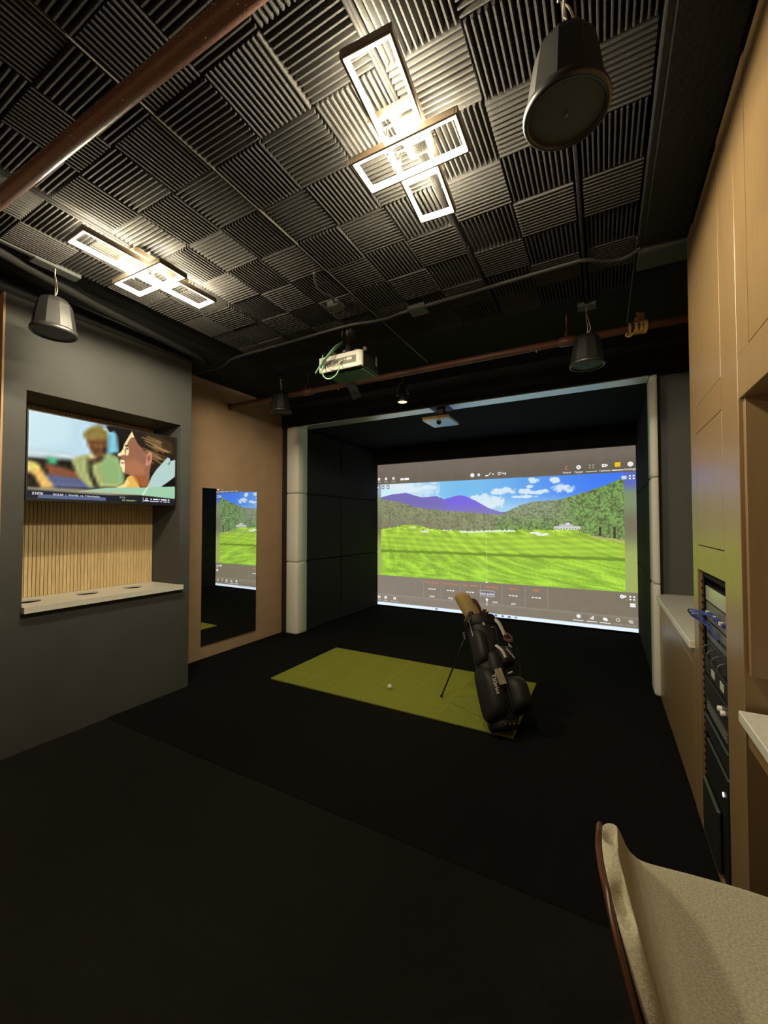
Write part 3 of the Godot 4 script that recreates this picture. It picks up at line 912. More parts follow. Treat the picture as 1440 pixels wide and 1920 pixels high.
func build_bay() -> void:
	# header over the bay and the dark piers at its sides
	var st := box3(-3.9, 1.05, 2.80, 3.1, -4.30, -4.22)
	struct("wall_header", st, M.black_paint, "black header above the simulator bay")
	st = box3(-3.9, 1.05, 2.83, 3.1, -6.5, -4.30)
	struct("ceiling_bay", st, M.bay_black)
	st = begin()
	bx(st, Vector3(-3.79, 2.795, -4.44), Vector3(0.37, 2.832, -4.235), 0.008)
	var lip := obj("trim_1", st, M.lip)
	lip.set_meta("kind", "structure")
	st = box3(-3.9, -3.76, 0, 2.80, -4.40, -4.235)
	struct("wall_pier_left", st, M.dark_plastic)
	st = box3(0.418, 1.05, 0, 2.83, -4.45, -4.285)
	struct("wall_pier_right", st, pier_mat())
	st = box3(-4.1, -3.66, 0, 2.83, -6.5, -4.4)
	struct("wall_bay_left", st, M.bay_black)
	st = box3(0.43, 1.05, 0, 2.83, -6.5, -4.45)
	struct("wall_bay_right", st, M.bay_black)
	# upholstered black panels on the bay's walls, three high
	var ys := [[0.012, 0.965], [0.972, 1.893], [1.900, 2.79]]
	for k in 3:
		for c in [[-5.245, -4.42], [-6.44, -5.255]]:
			st = begin()
			bx(st, Vector3(-3.665, ys[k][0], c[0]), Vector3(-3.615, ys[k][1], c[1]), 0.012)
			tag(obj("wall_pad", st, M.bay_black), "black padded panel on the bay wall beside the mirror wall, %s row, %s column" % [["bottom", "middle", "top"][k], "screen-side" if c[0] < -6.0 else "front"], "wall pad", "black padded panels on the bay walls")
		for c in [[-5.335, -4.40], [-6.44, -5.345]]:
			st = begin()
			bx(st, Vector3(0.388, ys[k][0], c[0]), Vector3(0.435, ys[k][1], c[1]), 0.012)
			tag(obj("wall_pad", st, M.bay_black), "black padded panel on the bay wall beside the low counter, %s row, %s column" % [["bottom", "middle", "top"][k], "screen-side" if c[0] < -6.0 else "front"], "wall pad", "black padded panels on the bay walls")
	# cream edge pads
	for k in 3:
		st = soft()
		edge_pad(st, -3.787, -3.598, ys[k][0], ys[k][1] + (0.005 if k == 2 else 0.0), -4.40, -4.20, 1.0)
		tag(obj("edge_pad", st, M.pad), "cream upholstered edge pad beside the mirror wall, %s of its column of three" % ["bottom", "middle", "top"][k], "edge pad", "cream pads on the bay corners")
		st = soft()
		edge_pad(st, 0.362, 0.418, ys[k][0], ys[k][1] + (0.005 if k == 2 else 0.0), -4.42, -4.20, -1.0)
		tag(obj("edge_pad", st, M.pad), "cream upholstered edge pad beside the low counter, %s of its column of three" % ["bottom", "middle", "top"][k], "edge pad", "cream pads on the bay corners")
	# valance over the screen and the screen itself
	st = box3(-3.62, 0.39, 2.545, 2.83, -6.46, -6.33)
	struct("trim_2", st, M.black_matte)
	var x0 := -3.625
	var x1 := 0.384
	var t := thing("projection_screen", "large projection screen showing a golf fairway between wooded hills", "screen", Vector3(0, 0, -6.41))
	st = begin()
	bx(st, Vector3(x0, 0.026, -0.014), Vector3(x1, 2.555, -0.002))
	obj("backing", st, M.black_matte, t)
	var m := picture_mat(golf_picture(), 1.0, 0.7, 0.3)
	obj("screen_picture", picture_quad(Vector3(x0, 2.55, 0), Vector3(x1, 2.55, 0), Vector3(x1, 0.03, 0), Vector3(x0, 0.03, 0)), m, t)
	strip(Vector3(-1.62, 1.85, 0.02), Vector3(0, 0, 1), Vector3(1, 0, 0), Vector2(3.9, 1.2), 0.03, Color(0.75, 0.85, 1.0), t)
	strip(Vector3(-1.62, 0.75, 0.02), Vector3(0, 0, 1), Vector3(1, 0, 0), Vector2(3.9, 1.2), 0.03, Color(0.85, 1.0, 0.5), t)

func pier_mat() -> StandardMaterial3D:
	return mat(Color(0.33, 0.325, 0.31), 0.7)

func edge_pad(st: SurfaceTool, x0: float, x1: float, y0: float, y1: float, z0: float, z1: float, side: float) -> void:
	# a cushion with a rounded edge towards the bay and softly rounded ends
	var rs: Array = []
	var w := x1 - x0
	var h := y1 - y0
	var rad := minf(0.035, w * 0.6)
	for k in 9:
		var v := k / 8.0
		var y := y0 + h * v
		if k == 1: y = y0 + 0.008
		if k == 7: y = y1 - 0.008
		var pinch := 0.012 if k == 0 or k == 8 else (0.003 if k == 1 or k == 7 else 0.0)
		if k > 1 and k < 7:
			y = y0 + 0.03 + (h - 0.06) * (k - 2) / 4.0
		var ring: Array[Vector3] = []
		var outer := x0 if side > 0 else x1
		var inner := (x1 if side > 0 else x0) - side * pinch
		ring.append(Vector3(outer, y, z0))
		ring.append(Vector3(outer, y, z1 - pinch - 0.006))
		ring.append(Vector3(outer + side * 0.006, y, z1 - pinch))
		for q in 6:
			var a := PI / 2 * q / 5.0
			ring.append(Vector3(inner - side * rad + side * rad * sin(a), y, z1 - pinch - rad + rad * cos(a)))
		ring.append(Vector3(inner, y, z0))
		rs.append(ring)
	rings(st, rs)

# ------------------------------------------------------------------ left wall: column, television, shelf, mirror
func build_left() -> void:
	var st := begin()
	for q in [[-3.45, 0.0, -2.335, -3.37, 0.904, -1.216, "lower"], [-3.9, 2.385, -2.335, -3.37, 2.985, -1.216, "upper"], [-3.9, 0.0, -1.216, -3.37, 2.985, -1.10, "near"], [-3.9, 0.0, -2.44, -3.37, 2.985, -2.335, "far"], [-3.9, 0.5, -2.335, -3.792, 2.385, -1.216, "back"]]:
		st = begin()
		bx(st, Vector3(q[0], q[1], q[2]), Vector3(q[3], q[4], q[5]))
		struct("wall_column_" + q[6], st, M.grey_paint, "grey wall column round the television recess, its %s part" % q[6])
	st = box3(-3.9, -3.372, 0, 2.985, -1.10, -1.088)
	struct("wall_column_side", st, M.tan_wall)
	# slat panel
	var t := thing("slat_panel", "oak slat wall panel in the recess behind the television", "slat panel", Vector3(-3.79, 0.945, -1.216))
	st = begin()
	bx(st, Vector3(0, 0, -1.119), Vector3(0.008, 1.44, 0))
	obj("felt_backing", st, M.felt, t)
	var mesh := begin()
	bx(mesh, Vector3(0.008, 0.001, -0.0107), Vector3(0.022, 1.438, 0.0107), 0.0015)
	mesh.generate_normals()
	var sm := mesh.commit()
	for k in 45:
		var o := put("slat", sm, M.slat if rng.randf() < 0.6 else M.slat_b, t)
		o.position.z = -0.0145 - k * 0.0248
	# television
	var z0 := -1.232
	var z1 := -2.318
	t = thing("television", "flat television showing a woman in profile, hung in the grey column's recess", "television", Vector3(-3.40, 1.648, 0))
	st = begin()
	bx(st, Vector3(-0.045, 0, z1), Vector3(0.0, 0.622, z0), 0.003)
	obj("casing", st, M.black, t)
	st = begin()
	bx(st, Vector3(-0.30, 0.15, -1.95), Vector3(-0.046, 0.45, -1.60), 0.004)
	obj("wall_bracket", st, M.black_matte, t)
	var m := picture_mat(tv_picture(), 1.0, 0.25, 0.03)
	obj("screen_picture", picture_quad(Vector3(0.0015, 0.611, z0 - 0.010), Vector3(0.0015, 0.611, z1 + 0.010), Vector3(0.0015, 0.020, z1 + 0.010), Vector3(0.0015, 0.020, z0 - 0.010)), m, t)
	strip(Vector3(0.012, 0.32, (z0 + z1) / 2), Vector3(1, 0, 0), Vector3(0, 0, -1), Vector2(1.0, 0.55), 0.06, Color(0.9, 0.95, 0.9), t)
	# shelf with three round cut-outs
	t = thing("counter_shelf", "cream stone shelf with three round cup holes below the television", "shelf", Vector3(0, 0.905, 0))
	var csg := CSGCombiner3D.new()
	csg.name = "shelf_top"
	var cb := CSGBox3D.new()
	cb.size = Vector3(0.432, 0.04, 1.112)
	cb.position = Vector3(-3.574, 0.02, -1.7755)
	csg.add_child(cb)
	var lipb := CSGBox3D.new()
	lipb.size = Vector3(0.05, 0.04, 1.135)
	lipb.position = Vector3(-3.345, 0.02, -1.7795)
	csg.add_child(lipb)
	var holes := [-1.325, -1.70, -2.05]
	for z in holes:
		var cy := CSGCylinder3D.new()
		cy.radius = 0.075
		cy.height = 0.2
		cy.sides = 40
		cy.operation = CSGShape3D.OPERATION_SUBTRACTION
		cy.position = Vector3(-3.58, 0.02, z)
		csg.add_child(cy)
	csg.material_override = M.quartz
	t.add_child(csg)
	for z in holes:
		st = soft()
		lathe(st, [[0.0, -0.155], [0.068, -0.155], [0.073, -0.14], [0.0745, 0.03]], 32, Transform3D(Basis.IDENTITY, Vector3(-3.58, 0, z)))
		obj("cup_well", st, M.black_matte, t)
	# mirror
	st = begin()
	bx(st, Vector3(-0.006, 0.145, -0.3925), Vector3(0.006, 1.888, 0.3925), 0.0015)
	var mir := obj("wall_mirror", st, M.mirror)
	mir.position = Vector3(-3.888, 0, -3.3555)
	mir.rotation.y = -0.0137
	tag(mir, "tall frameless mirror on the tan wall reflecting the projection screen", "mirror")

# ------------------------------------------------------------------ right side: cabinets, counters, rack
func build_right() -> void:
	var X := 0.408
	# tall cabinet with the rack opening
	var t := thing("tall_cabinet", "tall brown laminate cabinet with the open equipment rack and two flush doors", "cabinet", Vector3(X, 0, 0))
	var st := begin()
	bx(st, Vector3(0, 0, -2.655), Vector3(0.6, 3.02, -2.545), 0.0015)
	bx(st, Vector3(0, 0, -2.015), Vector3(0.6, 3.02, -1.795), 0.0015)
	bx(st, Vector3(0, 0, -2.545), Vector3(0.6, 0.03, -2.015))
	bx(st, Vector3(0, 1.27, -2.545), Vector3(0.6, 1.388, -2.015), 0.001)
	bx(st, Vector3(0.02, 1.388, -2.545), Vector3(0.6, 3.02, -2.015))
	bx(st, Vector3(0.58, 0, -2.545), Vector3(0.6, 1.3, -2.015))
	bx(st, Vector3(0, 1.943, -2.517), Vector3(0.022, 2.069, -2.015))
	bx(st, Vector3(0, 1.388, -2.545), Vector3(0.022, 3.02, -2.518))
	obj("carcass", st, M.brown, t)
	for q in [[1.392, 1.9405], [2.0715, 3.0]]:
		st = begin()
		bx(st, Vector3(0, q[0], -2.5165), Vector3(0.019, q[1], -2.018), 0.0012)
		obj("door", st, M.brown, t)
	# niche cabinet nearer the camera
	t = thing("niche_cabinet", "brown laminate wall unit with an open niche above the bar counter", "cabinet", Vector3(X, 0, 0))
	st = begin()
	bx(st, Vector3(0, 1.922, -1.79), Vector3(0.6, 2.069, 0.9), 0.001)
	bx(st, Vector3(0.02, 2.069, -1.79), Vector3(0.6, 3.02, 0.9))
	bx(st, Vector3(0, 2.069, -1.79), Vector3(0.022, 3.02, -1.665))
	bx(st, Vector3(0.56, 0.0, -1.79), Vector3(0.6, 1.95, 0.9))
	bx(st, Vector3(0.012, 0.99, -1.79), Vector3(0.56, 1.922, -1.765), 0.001)
	bx(st, Vector3(0.002, 0.76, -1.77), Vector3(0.02, 0.838, 0.9), 0.001)
	obj("carcass", st, M.brown, t)
	st = begin()
	bx(st, Vector3(0, 2.0715, -1.662), Vector3(0.019, 3.0, -0.9), 0.0012)
	obj("door", st, M.brown, t)
	st = begin()
	bx(st, Vector3(0, 2.0715, -0.897), Vector3(0.019, 3.0, 0.8), 0.0012)
	obj("door", st, M.brown, t)
	# counters
	st = begin()
	bx(st, Vector3(0.384, 0.84, -1.765), Vector3(0.965, 0.876, 0.85), 0.003)
	tag(obj("bar_countertop", st, M.quartz), "cream stone bar countertop under the open niche beside the upholstered chair", "countertop")
	st = begin()
	bx(st, Vector3(0.384, 0.84, -4.28), Vector3(1.04, 0.88, -2.658), 0.003)
	tag(obj("low_countertop", st, M.quartz), "cream stone countertop on the low cabinet between tall cabinet and bay", "countertop")
	# low cabinet
	t = thing("low_cabinet", "low brown laminate cabinet with flush fronts beside the simulator bay", "cabinet", Vector3(X, 0, 0))
	st = begin()
	bx(st, Vector3(0.02, 0.0, -4.27), Vector3(0.6, 0.839, -2.66))
	bx(st, Vector3(0, 0.0, -4.27), Vector3(0.022, 0.839, -3.60), 0.001)
	bx(st, Vector3(0, 0.0, -2.70), Vector3(0.022, 0.839, -2.66), 0.001)
	obj("carcass", st, M.brown, t)
	st = begin()
	bx(st, Vector3(0, 0.012, -3.597), Vector3(0.019, 0.757, -2.703), 0.0012)
	obj("door", st, M.brown, t)
	st = begin()
	bx(st, Vector3(0, 0.7605, -3.597), Vector3(0.019, 0.837, -2.703), 0.0012)
	obj("drawer", st, M.brown, t)
	build_rack(X)

func rack_unit(called: String, label: String, category: String, y0: float, y1: float, m: Material, x := 0.432, depth := 0.3) -> Node3D:
	var t := thing(called, label, category, Vector3(x, y0, -2.285), "equipment in the rack")
	var st := begin()
	bx(st, Vector3(0, 0.001, -0.222), Vector3(0.006, y1 - y0 - 0.001, 0.222), 0.001)
	obj("front_panel", st, m, t)
	st = begin()
	bx(st, Vector3(0.006, 0.004, -0.205), Vector3(depth, y1 - y0 - 0.004, 0.205), 0.001)
	obj("casing", st, M.rack_dark, t)
	return t

func build_rack(X: float) -> void:
	var st: SurfaceTool
	var t := thing("equipment_rack", "black open equipment rack with punched rails in the tall cabinet", "rack", Vector3(X, 0.03, 0))
	for z in [-2.522, -2.048]:
		st = begin()
		bx(st, Vector3(0.016, 0, z - 0.012), Vector3(0.021, 1.21, z + 0.012), 0.001)
		for k in 34:
			# the rail's square cage nuts stand proud in pairs
			bx(st, Vector3(0.010, 0.02 + k * 0.035, z - 0.006), Vector3(0.017, 0.032 + k * 0.035, z + 0.006), 0.001)
		obj("rail", st, M.black, t)
	st = begin()
	for z in [-2.535, -2.035]:
		for x in [0.022, 0.5]:
			bx(st, Vector3(x, 0, z - 0.009), Vector3(x + 0.03, 1.22, z + 0.009))
	bx(st, Vector3(0.022, 1.205, -2.54), Vector3(0.53, 1.22, -2.03))
	obj("frame", st, M.black_matte, t)
	var u: Node3D
	u = rack_unit("filler_plate", "pale blank filler panel at the top of the rack", "rack panel", 1.125, 1.195, M.blank_panel)
	u = rack_unit("patch_bay", "patch panel with blue plugs under the pale blank panel", "patch panel", 1.035, 1.12, M.rack_grey)
	for k in 8:
		st = begin()
		bx(st, Vector3(-0.012, 0.03, -0.17 + k * 0.042), Vector3(0.001, 0.045, -0.15 + k * 0.042), 0.001)
		obj("plug", st, M.blue_cable if k % 3 else M.white_plastic, u)
	u = rack_unit("network_switch", "grey network switch with small ports below the patch panel", "network switch", 0.945, 1.028, M.rack_grey)
	for k in 10:
		st = begin()
		bx(st, Vector3(-0.002, 0.03, -0.18 + k * 0.033), Vector3(0.001, 0.046, -0.16 + k * 0.033))
		obj("port", st, M.black, u)
	u = rack_unit("cable_manager", "dark cable management panel with loops in the rack", "cable manager", 0.86, 0.94, M.rack_dark)
	for k in 4:
		st = soft()
		var p: Array = []
		for q in 9:
			var a := PI * q / 8.0
			p.append(Vector3(-0.03 * sin(a), 0.038 + 0.024 * cos(a), -0.15 + k * 0.1))
		tube(st, p, 0.003, 6)
		obj("loop", st, M.rack_grey, u)
	u = rack_unit("media_box", "dark media player with two white labels in the rack", "media player", 0.775, 0.85, M.rack_dark, 0.425)
	for z in [-0.06, 0.10]:
		st = begin()
		bx(st, Vector3(-0.0015, 0.02, z - 0.03), Vector3(0.001, 0.052, z + 0.03))
		obj("label_plate", st, M.white_plastic, u)
	u = rack_unit("audio_amplifier", "black amplifier with two pale knobs in the rack", "amplifier", 0.67, 0.765, M.rack_dark, 0.422)
	for z in [0.10, 0.15]:
		st = soft()
		lathe(st, [[0.012, 0.0], [0.012, 0.012], [0.009, 0.015], [0.0, 0.015]], 16, Transform3D(Basis(Vector3(0, 0, 1), Vector3(-1, 0, 0), Vector3(0, 1, 0)).orthonormalized(), Vector3(0, 0.05, z)))
		obj("knob", st, M.white_plastic, u)
	u = rack_unit("rack_shelf", "black vented rack shelf below the amplifier", "rack shelf", 0.60, 0.66, M.rack_dark, 0.425)
	for k in 3:
		st = begin()
		bx(st, Vector3(-0.004, 0.012 + k * 0.015, -0.18), Vector3(0.001, 0.018 + k * 0.015, 0.18), 0.001)
		obj("rib", st, M.rack_grey, u)
	u = rack_unit("power_unit", "black power unit with a silver edge in the rack", "power unit", 0.50, 0.585, M.rack_dark, 0.42)
	st = begin()
	bx(st, Vector3(-0.003, 0.074, -0.2), Vector3(0.001, 0.080, 0.2), 0.001)
	obj("edge_strip", st, M.steel, u)
	# computer at the bottom, standing proud of the cabinet
	t = thing("desktop_computer", "black desktop computer at the bottom of the rack with a white light", "computer", Vector3(0.415, 0.031, -2.27))
	st = begin()
	bx(st, Vector3(0.0, 0, -0.19), Vector3(0.42, 0.45, 0.19), 0.006)
	obj("case", st, M.black, t)
	st = begin()
	bx(st, Vector3(-0.018, 0.01, -0.185), Vector3(0.001, 0.27, 0.10), 0.008)
	obj("front_door", st, M.rack_dark, t)
	st = soft()
	lathe(st, [[0.009, 0.0], [0.009, 0.003], [0.0, 0.004]], 14, Transform3D(Basis(Vector3(0, 1, 0), Vector3(-1, 0, 0), Vector3(0, 0, 1)), Vector3(-0.001, 0.36, 0.13)))
	obj("power_light", st, M.led, t)
	# blue patch leads looping out of the rack
	for k in 3:
		st = soft()
		var z := -2.34 + k * 0.035
		tube(st, smooth_path([Vector3(0.425, 1.075, z + 0.02), Vector3(0.40, 1.085, z - 0.03), Vector3(0.362, 1.075 - k * 0.006, z - 0.14), Vector3(0.37, 1.05, z - 0.16), Vector3(0.41, 1.045 - k * 0.01, z - 0.05), Vector3(0.425, 0.99, z + 0.03)], 6), 0.0035, 7)
		tag(obj("patch_cable", st, M.blue_cable), "blue patch cable looping out of the rack, %s of three" % ["farthest", "middle one", "nearest"][k], "cable", "blue patch cables")

# ------------------------------------------------------------------ things at the ceiling
func wire(points: Array, r: float, m: Material, called: String, parent: Node) -> MeshInstance3D:
	var st := soft()
	tube(st, smooth_path(points, 6), r, 7)
	return obj(called, st, m, parent)

func pendant_speaker(at: Vector3, turn: float, label: String) -> void:
	# at: centre of the bottom; hangs from the ceiling at y 3.05
	var t := thing("pendant_speaker", label, "speaker", at, "black pendant speakers")
	t.rotation.y = turn
	t.scale = Vector3(0.94, 0.94, 0.94)
	var top := (3.06 - at.y) / 0.94
	var st := begin()
	lathe(st, [[0.118, 0.028], [0.113, 0.06], [0.104, 0.12], [0.092, 0.19], [0.080, 0.215], [0.058, 0.232], [0.0, 0.240]], 10)
	obj("cabinet", st, M.dark_plastic, t)
	st = soft()
	lathe(st, [[0.108, 0.010], [0.110, 0.002], [0.118, 0.0], [0.1245, 0.006], [0.1255, 0.018], [0.122, 0.030], [0.112, 0.036]], 48)
	obj("rim", st, M.dark_plastic, t)
	st = soft()
	lathe(st, [[0.0, 0.004], [0.06, 0.005], [0.110, 0.010]], 40)
	obj("grille", st, M.grille, t)
	st = soft()
	lathe(st, [[0.0, 0.0015], [0.006, 0.0018], [0.006, 0.006]], 14)
	obj("badge", st, M.rack_grey, t)
	wire([Vector3(0, 0.236, 0), Vector3(0.005, 0.30, 0.004), Vector3(-0.003, (0.24 + top) / 2, 0), Vector3(0, top, 0)], 0.003, M.wire_white, "cable", t)
	wire([Vector3(-0.012, 0.236, 0), Vector3(0.022, 0.275, 0.01), Vector3(0.014, 0.33, 0.006), Vector3(0.002, (0.30 + top) / 2, 0)], 0.0035, M.wire_white, "cable", t)
	st = begin()
	bx(st, Vector3(-0.02, top - 0.02, -0.02), Vector3(0.02, top + 0.03, 0.02), 0.003)
	obj("ceiling_hook", st, M.black, t)

func build_ceiling_things() -> void:
	var st: SurfaceTool
	pendant_speaker(Vector3(-0.083, 2.675, -1.255), 0.2, "large-looking black pendant speaker nearest the camera, over the cabinet side")
	pendant_speaker(Vector3(-2.90, 2.632, -1.172), 0.5, "black pendant speaker hanging before the top of the grey column")
	pendant_speaker(Vector3(-3.05, 2.685, -3.28), 0.1, "black pendant speaker hanging before the far pipe beside the tan wall")
	pendant_speaker(Vector3(-0.092, 2.605, -3.18), 0.3, "black pendant speaker hanging before the far pipe near the rope")
	# mounting boxes above speakers
	st = begin()
	bx(st, Vector3(-2.955, 3.035, -1.30), Vector3(-2.875, 3.10, -1.06), 0.004)
	tag(obj("junction_box", st, M.box_grey), "grey junction box above the speaker before the grey column", "junction box")
	st = begin()
	bx(st, Vector3(-0.15, 3.03, -3.24), Vector3(-0.03, 3.10, -3.16), 0.004)
	tag(obj("junction_box", st, M.box_grey), "grey junction box above the speaker near the rope", "junction box")
	st = begin()
	bx(st, Vector3(-1.225, 3.02, -2.71), Vector3(-1.095, 3.10, -2.60), 0.004)
	tag(obj("junction_box", st, M.conduit), "dark junction box on the ceiling conduit between projector and speaker", "junction box")
	st = begin()
	bx(st, Vector3(-1.69, 3.005, -2.36), Vector3(-1.60, 3.06, -2.27), 0.004)
	tag(obj("junction_box", st, M.conduit), "small dark junction box on the foam above the white projector", "junction box")
	var flex := wire([Vector3(-1.55, 3.04, -1.95), Vector3(-1.62, 3.025, -2.08), Vector3(-1.60, 3.02, -2.2), Vector3(-1.645, 3.03, -2.3)], 0.008, M.conduit, "cable", self)
	tag(flex, "dark flexible cable running over the foam to the small junction box", "cable")
	# conduit across the ceiling
	st = soft()
	tube(st, smooth_path([Vector3(-3.9, 2.99, -2.62), Vector3(-3.5, 2.995, -2.63), Vector3(-3.2, 3.0, -2.64), Vector3(-3.0, 3.035, -2.62), Vector3(-2.4, 3.035, -2.61), Vector3(-1.75, 3.035, -2.605), Vector3(-1.55, 3.035, -2.64), Vector3(-1.40, 3.035, -2.65), Vector3(-1.25, 3.035, -2.63), Vector3(-0.7, 3.035, -2.615), Vector3(-0.2, 3.035, -2.60), Vector3(-0.08, 3.03, -2.60), Vector3(0.03, 3.03, -2.67), Vector3(0.12, 3.03, -2.69), Vector3(0.2, 3.03, -2.63)], 6), 0.011, 10)
	tag(obj("ceiling_conduit", st, M.conduit), "dark conduit running across the ceiling above the projector", "conduit")
	# black flexible duct beside the column
	st = soft()
	tube(st, [Vector3(-2.93, 3.045, -0.3), Vector3(-3.01, 3.045, -0.95), Vector3(-3.16, 3.04, -1.52), Vector3(-3.29, 3.035, -2.38), Vector3(-3.34, 3.03, -2.6)], 0.027, 12)
	tag(obj("flexible_duct", st, M.black_paint), "black round duct along the ceiling beside the grey column", "duct")
	# near pipe
	var np := thing("sprinkler_pipe", "glossy maroon pipe with beads of moisture crossing the near ceiling", "pipe", Vector3(0, 2.93, 0))
	st = soft()
	tube(st, [Vector3(-3.38, 0, -0.712), Vector3(-2.33, 0, -0.731), Vector3(-0.85, 0, -0.757), Vector3(0.16, 0, -0.775)], 0.030, 28)
	obj("tube", st, M.pipe, np)
	var bead := SphereMesh.new()
	bead.radius = 0.0016
	bead.height = 0.0032
	bead.radial_segments = 8
	bead.rings = 4
	bead.material = M.bead
	var mm := MultiMesh.new()
	mm.transform_format = MultiMesh.TRANSFORM_3D
	mm.mesh = bead
	mm.instance_count = 420
	for k in 420:
		var x := rng.randf_range(-2.6, 0.05)
		var a := rng.randfn(0.35, 0.55)
		var k2 := rng.randf_range(0.35, 1.25)
		var zc := lerpf(-0.731, -0.757, (x + 2.33) / 1.48)
		mm.set_instance_transform(k, Transform3D(Basis.from_scale(Vector3(k2, k2, k2)), Vector3(x, -sin(a) * 0.0302, zc + cos(a) * 0.0302)))
	var mi := MultiMeshInstance3D.new()
	mi.name = "moisture_beads"
	mi.multimesh = mm
	mi.set_meta("kind", "stuff")
	np.add_child(mi, true)
	# far pipe
	var t := thing("sprinkler_pipe", "maroon pipe crossing the room before the black header", "pipe", Vector3(0, 2.875, -3.33))
	st = soft()
	tube(st, [Vector3(-3.9, 0, 0), Vector3(0.9, 0, 0)], 0.028, 20)
	obj("tube", st, M.pipe_plain, t)
	for x in [-2.72, -0.235]:
		st = soft()
		var xf := Transform3D(Basis(Vector3(0, 1, 0), Vector3(-1, 0, 0), Vector3(0, 0, 1)), Vector3(x, 0, 0))
		lathe(st, [[0.028, -0.055], [0.037, -0.045], [0.039, 0.0], [0.037, 0.045], [0.028, 0.055]], 20, xf)
		obj("coupling", st, M.pipe_plain, t)
		st = begin()
		bx(st, Vector3(x - 0.01, 0.02, -0.045), Vector3(x + 0.01, 0.07, -0.025), 0.002)
		obj("hanger", st, M.pipe_plain, t)
		st = begin()
		bx(st, Vector3(x - 0.01, 0.02, 0.025), Vector3(x + 0.01, 0.07, 0.045), 0.002)
		obj("hanger", st, M.pipe_plain, t)
		st = begin()
		bx(st, Vector3(x - 0.004, 0.02, -0.004), Vector3(x + 0.004, 0.225, 0.004))
		obj("hanger_rod", st, M.pipe_plain, t)
	st = soft()
	var xf2 := Transform3D(Basis(Vector3(0, 1, 0), Vector3(-1, 0, 0), Vector3(0, 0, 1)), Vector3(-3.893, 0, 0))
	lathe(st, [[0.028, -0.006], [0.042, -0.006], [0.042, 0.006], [0.0, 0.007]], 24, xf2)
	obj("wall_collar", st, M.pipe_plain, t)
	for x in [-1.78, -1.62, 0.10]:
		st = soft()
		lathe(st, [[0.0, -0.045], [0.008, -0.042], [0.008, -0.02]], 10, Transform3D(Basis.IDENTITY, Vector3(x - 0.55, 0, 0)))
		obj("plug", st, M.steel, t)
	# black blade under the pipe behind the projector
	st = begin()
	bx(st, Vector3(-0.045, -0.17, -0.004), Vector3(0.045, 0.0, 0.004), 0.003, Transform3D(Basis.from_euler(Vector3(0, 0.5, 0.45)), Vector3(-2.16, 2.865, -3.28)))
	tag(obj("metal_blade", st, M.black), "black metal blade hanging below the far pipe behind the projector", "bracket")
	# rope bundle tied round the pipe
	st = soft()
	rng.seed = 5
	for k in 11:
		var p: Array = []
		var ox := 0.175 + k * 0.0098
		var tilt := rng.randf_range(-0.5, 0.5)
		var rr := rng.randf_range(0.032, 0.040)
		for q in 19:
			var a := TAU * q / 18.0
			p.append(Vector3(ox + sin(a) * tilt * 0.05, 2.875 + cos(a) * rr - 0.004, -3.33 + sin(a) * rr))
		tube(st, p, 0.0078, 8)
	for k in 5:
		var p: Array = []
		for q in 5:
			p.append(Vector3(0.235 + rng.randf_range(-0.03, 0.03), 2.905 + q * 0.017 + rng.randf_range(-0.008, 0.008), -3.33 + rng.randf_range(-0.025, 0.025)))
		tube(st, smooth_path(p, 4), 0.0055, 6)
	tube(st, smooth_path([Vector3(0.16, 2.84, -3.30), Vector3(0.15, 2.815, -3.29), Vector3(0.175, 2.805, -3.29), Vector3(0.20, 2.83, -3.29)], 5), 0.0055, 6)
	tag(obj("rope_bundle", st, M.rope), "tan rope wound and knotted round the far pipe", "rope")
	build_projector()
	build_monitor()
	# spotlight
	t = thing("spotlight", "small black spotlight with a yoke, lit, before the black header", "spotlight", Vector3(-1.835, 2.755, -3.78))
	st = soft()
	lathe(st, [[0.050, 0.0], [0.053, 0.004], [0.050, 0.03], [0.038, 0.065], [0.032, 0.10], [0.030, 0.175], [0.024, 0.188], [0.0, 0.190]], 28)
	obj("housing", st, M.dark_plastic, t)
	st = soft()
	lathe(st, [[0.0, -0.004], [0.03, -0.003], [0.047, 0.003], [0.047, 0.008], [0.0, 0.012]], 24)
	var lens: StandardMaterial3D = mat(Color(1, 0.95, 0.8), 0.3)
	lens.emission_enabled = true
	lens.emission = Color(1.0, 0.93, 0.62)
	lens.emission_energy_multiplier = 2.5
	obj("light_lens", st, lens, t)
	st = soft()
	var yk: Array = [Vector3(-0.055, 0.085, 0.0)]
	for q in 11:
		var a := PI * q / 10.0
		yk.append(Vector3(-0.055 * cos(a), 0.16 + 0.05 * sin(a), 0.0))
	yk.append(Vector3(0.055, 0.085, 0.0))
	tube(st, yk, 0.005, 8)
	tube(st, [Vector3(0, 0.21, 0), Vector3(0, 0.345, 0)], 0.006, 8)
	obj("yoke", st, M.lamp_metal, t)
	for s in [-1.0, 1.0]:
		st = soft()
		lathe(st, [[0.0, -0.012], [0.010, -0.010], [0.010, 0.008], [0.0, 0.010]], 12, Transform3D(Basis(Vector3(0, 1, 0), Vector3(-s, 0, 0), Vector3(0, 0, -s)), Vector3(s * 0.060, 0.085, 0)))
		obj("knob", st, M.steel, t)
	var sp := SpotLight3D.new()
	sp.name = "spot_lamp"
	sp.position = Vector3(0, -0.012, 0)
	sp.rotation = Vector3(-PI / 2, 0, 0)
	sp.light_color = Color(1.0, 0.90, 0.68)
	sp.light_energy = 1.2
	sp.spot_angle = 40.0
	sp.spot_range = 8.0
	sp.spot_attenuation = 2.0
	sp.light_size = 0.04
	sp.shadow_enabled = true
	t.add_child(sp)

